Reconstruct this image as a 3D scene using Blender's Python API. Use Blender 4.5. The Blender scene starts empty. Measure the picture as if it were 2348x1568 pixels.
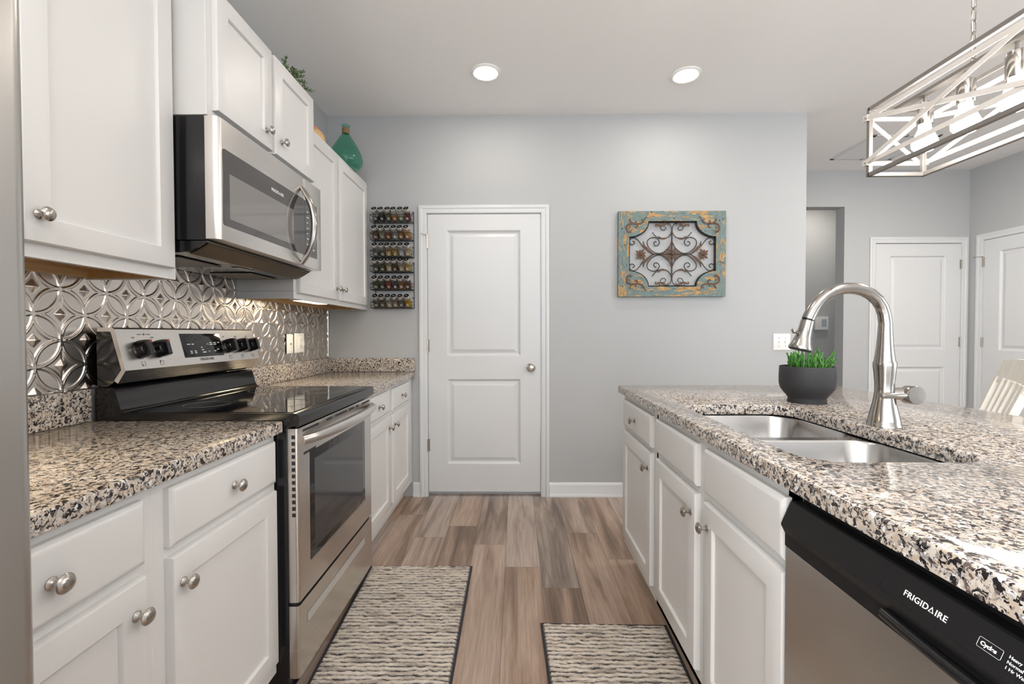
import bpy, bmesh, math, random
import numpy as np
from mathutils import Vector, Matrix
random.seed(7)
PI = math.pi
S = bpy.context.scene
C = S.collection

# ------------------------------------------------------------------ camera
F_PX = 1031.42
pt, yw, rl, CAMH = 0.0187, -0.0097, -0.0018, 1.1976
fw = Vector((math.sin(yw)*math.cos(pt), math.cos(yw)*math.cos(pt), -math.sin(pt)))
rt = Vector((math.cos(yw), -math.sin(yw), 0)); up = rt.cross(fw)
R = rt*math.cos(rl)+up*math.sin(rl); U = up*math.cos(rl)-rt*math.sin(rl)
cd = bpy.data.cameras.new('camera'); cam = bpy.data.objects.new('camera', cd); C.objects.link(cam)
cd.sensor_fit = 'HORIZONTAL'; cd.sensor_width = 36; cd.lens = 36*F_PX/2348; cd.clip_start = .02
m = Matrix.Identity(4)
for i in range(3): m[i][0], m[i][1], m[i][2] = R[i], U[i], -fw[i]
m[2][3] = CAMH
cam.matrix_world = m
S.camera = cam

# ------------------------------------------------------------------ view, world, lights
S.view_settings.view_transform = 'Standard'; S.view_settings.look = 'None'
S.view_settings.gamma = 1; S.view_settings.use_curve_mapping = False
S.view_settings.exposure = 0.33
S.cycles.max_bounces = 10; S.cycles.diffuse_bounces = 5; S.cycles.glossy_bounces = 5; S.cycles.transmission_bounces = 8; S.cycles.transparent_max_bounces = 12
S.cycles.sample_clamp_indirect = 6; S.cycles.caustics_refractive = False; S.cycles.caustics_reflective = False
w = bpy.data.worlds.new('daylight'); S.world = w; w.use_nodes = True
bg = w.node_tree.nodes['Background']; bg.inputs[0].default_value = (.82, .92, 1, 1); bg.inputs[1].default_value = 1.6

def light(name, kind, loc, energy, color=(1, 1, 1), size=1, size_y=None, rot=None, spot=None, blend=.6):
    l = bpy.data.lights.new(name, kind); l.energy = energy; l.color = color
    if kind == 'AREA':
        l.size = size
        if size_y: l.shape = 'RECTANGLE'; l.size_y = size_y
        else: l.shape = 'DISK'
    else: l.shadow_soft_size = size
    if spot: l.spot_size = spot; l.spot_blend = blend
    o = bpy.data.objects.new(name, l); C.objects.link(o); o.location = loc
    if rot: o.rotation_euler = rot
    return o
WXW = -1.374
# added daylight panels at unseen, added windows, put in to brighten the room
light('added_daylight_rear', 'AREA', (1.3, -3.35, 1.45), 27, (.95, .975, 1), 4.4, 2.0, (PI/2, 0, 0))
light('added_daylight_side', 'AREA', (4.30, .1, 1.5), 15, (.95, .975, 1), 2.6, 1.9, (PI/2, 0, PI/2))
light('added_daylight_left', 'AREA', (WXW+.03, -1.95, 1.45), 235, (.955, .977, 1), 2.2, 2.0, (PI/2, 0, -PI/2))  # added mainly to light the island fronts
bounce_sun = light('bounce_sun', 'SUN', (-6, -1, 5), 40, (1, .97, .93), .01)  # added sun patch behind the camera, bounces up to brighten the ceiling
bounce_sun.data.angle = .02; bounce_sun.rotation_euler = Vector((.72, -.12, -.62)).to_track_quat('-Z', 'Y').to_euler()
# the two recessed downlights first; the rest are added, unseen fill lamps
WARM = (1, .915, .81)
for x, y, e in ((-.183, 2.757, 3.0), (1.043, 2.80, 3.0), (-.18, .9, 3.5), (1.04, -.4, 11), (-.18, -1.2, 12), (2.7, 1.6, 16), (3.2, 3.0, 22), (3.5, 5.0, 7)):
    light('downlight_and_fill', 'AREA', (x, y, 2.765), e, WARM, .15)

# ------------------------------------------------------------------ materials
def mat(name):
    M = bpy.data.materials.new(name); M.use_nodes = True
    return M, M.node_tree, M.node_tree.nodes['Principled BSDF']
def N(nt, t, **k):
    n = nt.nodes.new('ShaderNode'+t)
    for a, b in k.items():
        if a.startswith('_'): setattr(n, a[1:], b)
        else: n.inputs[a.replace('__', ' ')].default_value = b
    return n
def ramp(nt, stops, interp='LINEAR'):
    r = nt.nodes.new('ShaderNodeValToRGB'); r.color_ramp.interpolation = interp
    e = r.color_ramp.elements
    while len(e) < len(stops): e.new(.5)
    for q, (p, c) in zip(e, stops):
        q.position = p; q.color = (*c, 1) if len(c) == 3 else c
    return r
def simple(name, col, rough=.5, metal=0, bump=0, bscale=200, spec=.5, coat=0, aniso=0):
    M, nt, p = mat(name)
    p.inputs['Base Color'].default_value = (*col, 1); p.inputs['Roughness'].default_value = rough
    p.inputs['Metallic'].default_value = metal; p.inputs['Specular IOR Level'].default_value = spec
    p.inputs['Coat Weight'].default_value = coat
    tc = N(nt, 'TexCoord'); nz = N(nt, 'TexNoise', Scale=bscale, Detail=3)
    nt.links.new(tc.outputs['Object'], nz.inputs['Vector'])
    mr = N(nt, 'MapRange'); mr.inputs['To Min'].default_value = rough*.9; mr.inputs['To Max'].default_value = min(1, rough*1.1+.01)
    nt.links.new(nz.outputs['Fac'], mr.inputs['Value']); nt.links.new(mr.outputs[0], p.inputs['Roughness'])
    if bump:
        b = N(nt, 'Bump', Strength=bump, Distance=.001)
        nt.links.new(nz.outputs['Fac'], b.inputs['Height']); nt.links.new(b.outputs[0], p.inputs['Normal'])
    return M
def mixc(nt, a, b, fac, mode='MIX'):
    x = nt.nodes.new('ShaderNodeMix'); x.data_type = 'RGBA'; x.blend_type = mode
    for s, v in ((6, a), (7, b), (0, fac)):
        if hasattr(v, 'is_output') or isinstance(v, bpy.types.NodeSocket): nt.links.new(v, x.inputs[s])
        else: x.inputs[s].default_value = v if s == 0 else (*v, 1)
    return x.outputs[2]
def math_(nt, op, a, b=None):
    x = nt.nodes.new('ShaderNodeMath'); x.operation = op
    for i, v in ((0, a), (1, b)):
        if v is None: continue
        if isinstance(v, bpy.types.NodeSocket): nt.links.new(v, x.inputs[i])
        else: x.inputs[i].default_value = v
    return x.outputs[0]
def objvec(nt, scale=(1, 1, 1), rot=(0, 0, 0), loc=(0, 0, 0)):
    tc = N(nt, 'TexCoord'); mp = N(nt, 'Mapping')
    mp.inputs['Scale'].default_value = scale; mp.inputs['Rotation'].default_value = rot; mp.inputs['Location'].default_value = loc
    nt.links.new(tc.outputs['Object'], mp.inputs['Vector']); return mp.outputs[0]

M_wall = simple('wall_paint', (.44, .452, .46), .75, bump=.12, bscale=260, spec=.3)
M_ceil = simple('ceiling_paint', (.86, .865, .86), .85, bump=.15, bscale=200, spec=.2)
M_trim = simple('trim_white', (.63, .645, .655), .38, bump=.03, bscale=90)
M_cab = simple('cabinet_paint', (.665, .66, .65), .36, bump=.05, bscale=70)
M_wood = None
def wood(name, c1, c2, scale=(3, 60, 60), rough=.5):
    M, nt, p = mat(name)
    v = objvec(nt, scale); nz = N(nt, 'TexNoise', Scale=1, Detail=5, Distortion=.6); nt.links.new(v, nz.inputs['Vector'])
    r = ramp(nt, ((.3, c1), (.7, c2))); nt.links.new(nz.outputs['Fac'], r.inputs[0]); nt.links.new(r.outputs[0], p.inputs['Base Color'])
    p.inputs['Roughness'].default_value = rough
    b = N(nt, 'Bump', Strength=.15, Distance=.001); nt.links.new(nz.outputs['Fac'], b.inputs['Height']); nt.links.new(b.outputs[0], p.inputs['Normal'])
    return M
M_ply = wood('raw_maple_ply', (.42, .25, .11), (.55, .36, .18), (60, 3, 60))
M_chair = wood('whitewashed_wood', (.70, .66, .58), (.80, .77, .71), (40, 40, 5), .55)
M_orange = wood('turned_wood', (.62, .36, .14), (.78, .52, .26), (20, 20, 50), .35)

def steel(name, col=(.68, .65, .62), rough=.26, dirscale=(6, 6, 900), bump=.004):
    M, nt, p = mat(name)
    p.inputs['Base Color'].default_value = (*col, 1); p.inputs['Metallic'].default_value = 1
    v = objvec(nt, dirscale); nz = N(nt, 'TexNoise', Scale=1, Detail=3); nt.links.new(v, nz.inputs['Vector'])
    mr = N(nt, 'MapRange'); mr.inputs['To Min'].default_value = rough-.025; mr.inputs['To Max'].default_value = rough+.03
    nt.links.new(nz.outputs['Fac'], mr.inputs['Value']); nt.links.new(mr.outputs[0], p.inputs['Roughness'])
    b = N(nt, 'Bump', Strength=bump, Distance=.0005); nt.links.new(nz.outputs['Fac'], b.inputs['Height']); nt.links.new(b.outputs[0], p.inputs['Normal'])
    return M
M_steel = steel('brushed_stainless')
M_steelv = steel('brushed_stainless_upright', (.56, .54, .515), .30, (900, 900, 6))
M_nickel = steel('satin_nickel', (.45, .42, .385), .22, (300, 300, 300), .002)
M_faucet = steel('brushed_nickel_tap', (.385, .365, .34), .17, (8, 8, 1200), .003)
M_sink = steel('sink_stainless', (.48, .47, .46), .24, (8, 700, 700), .004)
M_tin = steel('pressed_tin', (.74, .68, .625), .24, (500, 500, 6), .002)
M_black = simple('black_enamel', (.008, .008, .009), .14, spec=.5)
M_blackm = simple('black_plastic', (.009, .009, .010), .42, bump=.1, bscale=900, spec=.25)
M_glassb = simple('black_ceramic_glass', (.006, .006, .007), .05, spec=.6)
M_lid = simple('matte_black_label', (.006, .006, .006), .8, spec=.1)
M_wire = simple('black_wire', (.01, .01, .01), .45)
M_iron = simple('dark_iron', (.018, .016, .015), .5, bump=.2)
M_bronze = None
M_white = simple('white_plastic', (.80, .80, .78), .32)
M_ink = simple('white_print', (.85, .85, .85), .5)
M_inkg = simple('grey_print', (.16, .15, .145), .5)
M_red = simple('red_mark', (.65, .03, .02), .4)
M_mwglass = simple('smoked_glass', (.055, .052, .050), .06, spec=.8)
M_mwscreen = simple('perforated_screen_glass', (.20, .19, .18), .07, spec=.8)
M_charcoal = simple('charcoal_ceramic', (.022, .022, .024), .62, bump=.7, bscale=330)
M_pewter = simple('weathered_pewter', (.20, .185, .17), .5, metal=.5, bump=.3, bscale=300)
M_strap = wood('pale_washed_strap', (.50, .455, .41), (.60, .56, .52), (30, 4, 30), .5)
M_grout = simple('dark_edge', (.03, .03, .035), .9)

M_bronze, nt, p = mat('rusted_bronze')
v = objvec(nt, (1, 1, 1)); nz = N(nt, 'TexNoise', Scale=90, Detail=4); nt.links.new(v, nz.inputs['Vector'])
r = ramp(nt, ((.3, (.035, .02, .013)), (.62, (.13, .062, .03)), (.8, (.22, .13, .08)))); nt.links.new(nz.outputs['Fac'], r.inputs[0])
nt.links.new(r.outputs[0], p.inputs['Base Color']); p.inputs['Roughness'].default_value = .5; p.inputs['Metallic'].default_value = .25

def emis(name, col, st):
    M, nt, p = mat(name)
    p.inputs['Base Color'].default_value = (*col, 1); p.inputs['Emission Color'].default_value = (*col, 1); p.inputs['Emission Strength'].default_value = st
    return M
M_lamp = emis('lit_diffuser', (1, .95, .88), 9)
M_bulb = emis('lit_bulb', (1, .97, .93), 42)
M_tube = emis('lit_strip', (1, .86, .62), 7)

def glass(name, col=(1, 1, 1), rough=0.0, ior=1.45):
    M, nt, p = mat(name)
    p.inputs['Base Color'].default_value = (*col, 1); p.inputs['Transmission Weight'].default_value = 1
    p.inputs['Roughness'].default_value = rough; p.inputs['IOR'].default_value = ior
    # clear glass lets light through in shadow rays only by refraction; a thin transparent share keeps it bright
    t = N(nt, 'BsdfTransparent'); t.inputs[0].default_value = (*col, 1)
    mx = N(nt, 'MixShader', Fac=.45)
    nt.links.new(p.outputs[0], mx.inputs[1]); nt.links.new(t.outputs[0], mx.inputs[2])
    nt.links.new(mx.outputs[0], nt.nodes['Material Output'].inputs[0])
    return M
M_clear = glass('clear_glass', (.96, .98, .98))
M_green = glass('green_glass', (.56, .88, .77), .02)

# speckled granite
def granite(name):
    M, nt, p = mat(name)
    v = objvec(nt)
    wob = N(nt, 'TexNoise', Scale=90, Detail=2); nt.links.new(v, wob.inputs['Vector'])
    vm = nt.nodes.new('ShaderNodeVectorMath'); vm.operation = 'MULTIPLY_ADD'
    nt.links.new(wob.outputs['Color'], vm.inputs[0]); vm.inputs[1].default_value = (.012, .012, .012); nt.links.new(v, vm.inputs[2])
    vo = N(nt, 'TexVoronoi', Scale=165); nt.links.new(vm.outputs[0], vo.inputs['Vector'])
    sep = N(nt, 'SeparateColor'); nt.links.new(vo.outputs['Color'], sep.inputs[0])
    base = ramp(nt, ((0, (.49, .40, .32)), (.3, (.545, .47, .40)), (.52, (.44, .405, .375)), (.72, (.60, .55, .49)), (.9, (.70, .69, .675))), 'CONSTANT')
    nt.links.new(sep.outputs['Red'], base.inputs[0])
    big = N(nt, 'TexNoise', Scale=105, Detail=3, Roughness=.6, Distortion=.8); nt.links.new(vm.outputs[0], big.inputs['Vector'])
    add = math_(nt, 'ADD', big.outputs['Fac'], math_(nt, 'MULTIPLY', sep.outputs['Green'], .17))
    k = ramp(nt, ((.555, (1, 1, 1)), (.565, (.0, .0, .0)))); nt.links.new(math_(nt, 'SUBTRACT', 1.124, add), k.inputs[0])
    dark = ramp(nt, ((0, (.018, .016, .018)), (.38, (.055, .047, .047)), (.6, (.13, .105, .095)), (.84, (.27, .25, .24))), 'CONSTANT')
    nt.links.new(sep.outputs['Blue'], dark.inputs[0])
    inv = math_(nt, 'SUBTRACT', 1.0, k.outputs[0])
    col = mixc(nt, base.outputs[0], dark.outputs[0], inv)
    nt.links.new(col, p.inputs['Base Color'])
    p.inputs['Roughness'].default_value = .11
    p.inputs['Specular IOR Level'].default_value = .5
    return M
M_granite = granite('speckled_granite')

# floor planks (vertex colour per plank + uv inside the plank)
M_floor, nt, p = mat('vinyl_planks')
at = N(nt, 'Attribute', _attribute_name='plank'); sep = N(nt, 'SeparateColor'); nt.links.new(at.outputs['Color'], sep.inputs[0])
tc = N(nt, 'TexCoord'); cmb = N(nt, 'CombineXYZ')
nt.links.new(math_(nt, 'MULTIPLY', sep.outputs['Red'], 37.0), cmb.inputs[0]); nt.links.new(math_(nt, 'MULTIPLY', sep.outputs['Green'], 53.0), cmb.inputs[1])
va = nt.nodes.new('ShaderNodeVectorMath'); va.operation = 'ADD'; nt.links.new(tc.outputs['Object'], va.inputs[0]); nt.links.new(cmb.outputs[0], va.inputs[1])
mp1 = N(nt, 'Mapping'); mp1.inputs['Scale'].default_value = (9, .75, 1); nt.links.new(va.outputs[0], mp1.inputs[0])
n1 = N(nt, 'TexNoise', Scale=1.6, Detail=4, Roughness=.55, Distortion=.7); nt.links.new(mp1.outputs[0], n1.inputs['Vector'])
mp2 = N(nt, 'Mapping'); mp2.inputs['Scale'].default_value = (120, 4, 1); nt.links.new(va.outputs[0], mp2.inputs[0])
n2 = N(nt, 'TexNoise', Scale=1, Detail=4, Roughness=.6, Distortion=.4); nt.links.new(mp2.outputs[0], n2.inputs['Vector'])
r1 = ramp(nt, ((.25, (.135, .093, .069)), (.42, (.26, .188, .146)), (.55, (.40, .302, .243)), (.75, (.51, .405, .338))))
nt.links.new(math_(nt, 'ADD', n1.outputs['Fac'], math_(nt, 'MULTIPLY', math_(nt, 'SUBTRACT', sep.outputs['Blue'], .5), .26)), r1.inputs[0])
r2 = ramp(nt, ((.3, (.62, .60, .58)), (.62, (1, 1, 1)))); nt.links.new(n2.outputs['Fac'], r2.inputs[0])
c = mixc(nt, r1.outputs[0], r2.outputs[0], .75, 'MULTIPLY')
hs = N(nt, 'HueSaturation'); nt.links.new(c, hs.inputs['Color'])
nt.links.new(math_(nt, 'ADD', .75, math_(nt, 'MULTIPLY', sep.outputs['Green'], .5)), hs.inputs['Saturation'])
uvn = N(nt, 'UVMap'); su = N(nt, 'SeparateXYZ'); nt.links.new(uvn.outputs[0], su.inputs[0])
def edge(s):
    return math_(nt, 'GREATER_THAN', math_(nt, 'ABSOLUTE', math_(nt, 'SUBTRACT', s, .5)), .5)
ex = math_(nt, 'GREATER_THAN', math_(nt, 'ABSOLUTE', math_(nt, 'SUBTRACT', su.outputs[0], .5)), .493)
ey = math_(nt, 'GREATER_THAN', math_(nt, 'ABSOLUTE', math_(nt, 'SUBTRACT', su.outputs[1], .5)), .499)
seam = math_(nt, 'MAXIMUM', ex, ey)
nt.links.new(mixc(nt, hs.outputs[0], (.07, .052, .042), math_(nt, 'MULTIPLY', seam, .7)), p.inputs['Base Color'])
p.inputs['Roughness'].default_value = .36
b = N(nt, 'Bump', Strength=.12, Distance=.001); nt.links.new(n2.outputs['Fac'], b.inputs['Height']); nt.links.new(b.outputs[0], p.inputs['Normal'])

# distressed teal wood
def teal(name, scale):
    M, nt, p = mat(name)
    v = objvec(nt, scale); a = N(nt, 'TexNoise', Scale=1, Detail=5, Roughness=.62, Distortion=.5); nt.links.new(v, a.inputs['Vector'])
    v2 = objvec(nt, tuple(s*4 for s in scale)); g = N(nt, 'TexNoise', Scale=1, Detail=4, Distortion=1); nt.links.new(v2, g.inputs['Vector'])
    wc = ramp(nt, ((.3, (.22, .10, .03)), (.6, (.50, .31, .12)))); nt.links.new(g.outputs['Fac'], wc.inputs[0])
    tcx = ramp(nt, ((.3, (.10, .135, .13)), (.55, (.16, .22, .215)))); nt.links.new(g.outputs['Fac'], tcx.inputs[0])
    k = ramp(nt, ((.525, (0, 0, 0)), (.56, (1, 1, 1)))); nt.links.new(a.outputs['Fac'], k.inputs[0])
    c1 = mixc(nt, tcx.outputs[0], wc.outputs[0], k.outputs[0])
    k2 = ramp(nt, ((.30, (1, 1, 1)), (.36, (0, 0, 0)))); nt.links.new(g.outputs['Fac'], k2.inputs[0])
    nt.links.new(mixc(nt, c1, (.05, .03, .015), math_(nt, 'MULTIPLY', k2.outputs[0], .8)), p.inputs['Base Color'])
    p.inputs['Roughness'].default_value = .7
    bb = N(nt, 'Bump', Strength=.4, Distance=.002); nt.links.new(g.outputs['Fac'], bb.inputs['Height']); nt.links.new(bb.outputs[0], p.inputs['Normal'])
    return M
M_tealh = teal('distressed_teal_rail', (9, 30, 34)); M_tealv = teal('distressed_teal_stile', (34, 30, 9))

# tufted rug
M_rug, nt, p = mat('rug_yarn')
at = N(nt, 'Attribute', _attribute_name='yarn'); v = objvec(nt, (45, 45, 45)); nz = N(nt, 'TexNoise', Scale=6, Detail=4); nt.links.new(v, nz.inputs['Vector'])
v2 = objvec(nt, (5, 40, 1)); nz2 = N(nt, 'TexNoise', Scale=1.3, Detail=3, Roughness=.65); nt.links.new(v2, nz2.inputs['Vector'])
top = ramp(nt, ((.36, (.17, .125, .10)), (.45, (.42, .345, .28)), (.55, (.58, .51, .43)), (.66, (.43, .40, .39)))); nt.links.new(nz2.outputs['Fac'], top.inputs[0])
tt = mixc(nt, top.outputs[0], (.80, .74, .65), math_(nt, 'MULTIPLY', nz.outputs['Fac'], .6))
nt.links.new(mixc(nt, (.045, .045, .052), tt, at.outputs['Fac']), p.inputs['Base Color']); p.inputs['Roughness'].default_value = .95
b = N(nt, 'Bump', Strength=.7, Distance=.004); nt.links.new(nz.outputs['Fac'], b.inputs['Height']); nt.links.new(b.outputs[0], p.inputs['Normal'])

M_leaf, nt, p = mat('leaf_green')
v = objvec(nt); nz = N(nt, 'TexNoise', Scale=40, Detail=2); nt.links.new(v, nz.inputs['Vector'])
r = ramp(nt, ((.3, (.05, .09, .03)), (.7, (.17, .24, .09)))); nt.links.new(nz.outputs['Fac'], r.inputs[0]); nt.links.new(r.outputs[0], p.inputs['Base Color']); p.inputs['Roughness'].default_value = .5
M_succ, nt, p = mat('succulent_green')
v = objvec(nt); nz = N(nt, 'TexNoise', Scale=120, Detail=2); nt.links.new(v, nz.inputs['Vector'])
r = ramp(nt, ((.3, (.012, .075, .008)), (.55, (.05, .20, .02)), (.75, (.12, .33, .05)))); nt.links.new(nz.outputs['Fac'], r.inputs[0]); nt.links.new(r.outputs[0], p.inputs['Base Color']); p.inputs['Roughness'].default_value = .42
M_soil = simple('soil', (.02, .016, .012), .95, bump=1, bscale=200)
M_rope = wood('jute_rope', (.20, .125, .055), (.36, .25, .13), (3, 3, 500), .85)

# ------------------------------------------------------------------ mesh helpers
ORG = {}
class MB:
    def __init__(s): s.bm = bmesh.new()
    def _merge(s, t):
        me = bpy.data.meshes.new('tmp'); t.to_mesh(me); t.free(); s.bm.from_mesh(me); bpy.data.meshes.remove(me); return s
    def box(s, x0, x1, y0, y1, z0, z1, bev=0, seg=2, mtx=None):
        t = bmesh.new(); bmesh.ops.create_cube(t, size=1)
        for v in t.verts: v.co = Vector(((x0+x1)/2+v.co.x*(x1-x0), (y0+y1)/2+v.co.y*(y1-y0), (z0+z1)/2+v.co.z*(z1-z0)))
        if bev: bmesh.ops.bevel(t, geom=t.edges[:], offset=bev, segments=seg, profile=.6, affect='EDGES')
        if mtx: bmesh.ops.transform(t, matrix=mtx, verts=t.verts)
        return s._merge(t)
    def loops(s, loops, cap0=True, cap1=True, closed=True):
        bm = s.bm; L = [[bm.verts.new(p) for p in l] for l in loops]
        n = len(L[0])
        for a, b in zip(L, L[1:]):
            for i in range(n if closed else n-1):
                j = (i+1) % n
                bm.faces.new((a[i], a[j], b[j], b[i]))
        if cap0: bm.faces.new(L[0][::-1])
        if cap1: bm.faces.new(L[-1])
        return s
    def lathe(s, prof, c, axis=(0, 0, 1), n=24, cap=True):
        ax = Vector(axis).normalized(); a = ax.orthogonal().normalized(); b = ax.cross(a); c = Vector(c)
        ls = [[c+ax*h+(a*math.cos(2*PI*i/n)+b*math.sin(2*PI*i/n))*max(r, 1e-5) for i in range(n)] for r, h in prof]
        return s.loops(ls, cap, cap)
    def tube(s, pts, r, n=8, closed=False, cap=True, flat=1.0, nrm=None):
        P = [Vector(p) for p in pts]; k = len(P); rr = r if isinstance(r, (list, tuple)) else [r]*k
        ls = []; prev = None
        for i in range(k):
            if closed: t = P[(i+1) % k]-P[i-1]
            else: t = P[min(i+1, k-1)]-P[max(i-1, 0)]
            t = t.normalized() if t.length > 1e-9 else Vector((0, 0, 1))
            if nrm is not None: a = Vector(nrm)-t*Vector(nrm).dot(t)
            elif prev is None: a = t.orthogonal()
            else: a = prev-t*prev.dot(t)
            a = a.normalized() if a.length > 1e-9 else t.orthogonal().normalized()
            prev = a; b = t.cross(a)
            ls.append([P[i]+(a*math.cos(2*PI*j/n)*flat+b*math.sin(2*PI*j/n))*rr[i] for j in range(n)])
        if closed: ls.append(ls[0]); return s._closed(ls)
        return s.loops(ls, cap, cap)
    def _closed(s, ls):
        bm = s.bm; L = [[bm.verts.new(p) for p in l] for l in ls[:-1]]; k = len(L); n = len(L[0])
        for i in range(k):
            a, b = L[i], L[(i+1) % k]
            for j in range(n): bm.faces.new((a[j], a[(j+1) % n], b[(j+1) % n], b[j]))
        return s
    def prism(s, poly, O, A, B, Nn, d0, d1):
        O, A, B, Nn = map(Vector, (O, A, B, Nn))
        l0 = [O+A*x+B*y+Nn*d0 for x, y in poly]; l1 = [O+A*x+B*y+Nn*d1 for x, y in poly]
        return s.loops([l0, l1])
    def rings(s, O, A, B, Nn, w, h, prof):
        """a slab whose face is a nest of rectangles: prof = (inset, height along Nn)"""
        O, A, B, Nn = map(Vector, (O, A, B, Nn))
        ls = []
        for i, d in prof:
            ls.append([O+A*x+B*y+Nn*d for x, y in ((i, i), (w-i, i), (w-i, h-i), (i, h-i))])
        return s.loops(ls)
    def bar(s, a, b, wd, th, side):
        a, b, sd = Vector(a), Vector(b), Vector(side).normalized(); t = (b-a).normalized(); q = t.cross(sd).normalized()
        ls = [[p+q*wd/2*x+sd*th/2*y for x, y in ((-1, -1), (1, -1), (1, 1), (-1, 1))] for p in (a, b)]
        return s.loops(ls)
    def sphere(s, c, r, sub=2, sc=(1, 1, 1)):
        t = bmesh.new(); bmesh.ops.create_icosphere(t, subdivisions=sub, radius=1)
        for v in t.verts: v.co = Vector((c[0]+v.co.x*r*sc[0], c[1]+v.co.y*r*sc[1], c[2]+v.co.z*r*sc[2]))
        return s._merge(t)
    def mesh(s, name, mat, off=Vector((0, 0, 0)), ang=.6):
        bmesh.ops.recalc_face_normals(s.bm, faces=s.bm.faces[:])
        me = bpy.data.meshes.new(name)
        for v in s.bm.verts: v.co -= off
        s.bm.to_mesh(me); s.bm.free()
        if mat: me.materials.append(mat)
        for p in me.polygons: p.use_smooth = True
        me.set_sharp_from_angle(angle=ang)
        return me
def tag(o, label=None, cat=None, group=None, kind=None):
    if label: o['label'] = label
    if cat: o['category'] = cat
    if group: o['group'] = group
    if kind: o['kind'] = kind
    return o
def thing(name, loc, label, cat, group=None):
    o = bpy.data.objects.new(name, None); C.objects.link(o); o.location = loc; o.empty_display_size = .05
    ORG[o] = Vector(loc); return tag(o, label, cat, group)
def part(name, mb, m, parent, label=None, ang=.6):
    off = ORG[parent]; me = mb.mesh(name, m, off, ang); o = bpy.data.objects.new(name, me); C.objects.link(o)
    o.parent = parent; ORG[o] = off
    if label: o['label'] = label
    return o
def solo(name, mb, m, label, cat, group=None, loc=(0, 0, 0), ang=.6):
    me = mb.mesh(name, m, Vector(loc), ang); o = bpy.data.objects.new(name, me); C.objects.link(o); o.location = loc; ORG[o] = Vector(loc)
    return tag(o, label, cat, group)
def struct(name, mb, m, parent=None, ang=.6):
    me = mb.mesh(name, m, ang=ang); o = bpy.data.objects.new(name, me); C.objects.link(o); ORG[o] = Vector((0, 0, 0))
    if parent: o.parent = parent
    else: o['kind'] = 'structure'
    return o
def inst(name, me, parent, loc, rot=None):
    o = bpy.data.objects.new(name, me); C.objects.link(o); o.parent = parent
    o.location = Vector(loc)-ORG[parent]; ORG[o] = Vector(loc)
    if rot: o.rotation_euler = rot
    return o
def textmb(mb, s, size, O, A, B, Nn, align='LEFT', ext=.0002, off=.0, sp=1.0):
    cu = bpy.data.curves.new('txt', 'FONT'); cu.body = s; cu.size = size; cu.align_x = align; cu.extrude = ext; cu.offset = off; cu.space_character = sp
    ob = bpy.data.objects.new('txt', cu); C.objects.link(ob)
    dg = bpy.context.evaluated_depsgraph_get(); me = bpy.data.meshes.new_from_object(ob.evaluated_get(dg))
    O, A, B, Nn = map(Vector, (O, A, B, Nn))
    wmax = max((v.co.x for v in me.vertices), default=0)
    for v in me.vertices: v.co = O+A*v.co.x+B*v.co.y+Nn*(v.co.z+ext)
    mb.bm.from_mesh(me); bpy.data.meshes.remove(me); bpy.data.objects.remove(ob); bpy.data.curves.remove(cu)
    return wmax
X_, Y_, Z_ = Vector((1, 0, 0)), Vector((0, 1, 0)), Vector((0, 0, 1))

# ------------------------------------------------------------------ the setting
WX, BY, CZ = -1.374, 3.29, 2.784
# floor: one mesh, a quad per plank
fm = bpy.data.meshes.new('floor'); fv, ff, cols, uvs = [], [], [], []
PW, PL = .18, 1.22
ends = {-4: 2.95, -3: 2.62, -2: 2.775, -1: 2.533, 0: 2.286, 1: 2.097, 2: 2.682, 3: 2.37}
rg = random.Random(3)
for k in range(-8, 26):
    x0, x1 = -.06+PW*k, -.06+PW*(k+1)
    e0 = ends.get(k+0, rg.uniform(2, 3.2)) if True else 0
    y = e0-PL*5
    while y < 5.8:
        a, b_ = max(y, -3.6), min(y+PL, 5.8)
        if b_ > a:
            i = len(fv); fv += [(x0, a, 0), (x1, a, 0), (x1, b_, 0), (x0, b_, 0)]; ff.append((i, i+1, i+2, i+3))
            cc = (rg.random(), rg.random(), rg.random(), 1); cols += [cc]*4
            uvs += [(0, 0), (1, 0), (1, 1), (0, 1)]
        y += PL
fm.from_pydata(fv, [], ff)
ca = fm.color_attributes.new('plank', 'FLOAT_COLOR', 'CORNER'); ca.data.foreach_set('color', np.array(cols, dtype=np.float32).ravel())
ul = fm.uv_layers.new(name='UVMap'); ul.data.foreach_set('uv', np.array(uvs, dtype=np.float32).ravel())
fm.materials.append(M_floor); fo = bpy.data.objects.new('floor', fm); C.objects.link(fo); fo['kind'] = 'structure'
struct('ceiling', MB().box(-1.6, 4.7, -3.7, 5.9, CZ, CZ+.1), M_ceil)
mb = MB(); mb.box(WX-.1, WX, -.8, 5.8, 0, CZ); mb.box(WX-.1, WX, -3.6, -3.1, 0, CZ); mb.box(WX-.1, WX, -3.1, -.8, 2.5, CZ); mb.box(WX-.1, WX, -3.1, -.8, 0, .4)
struct('wall_left', mb, M_wall)
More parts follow.
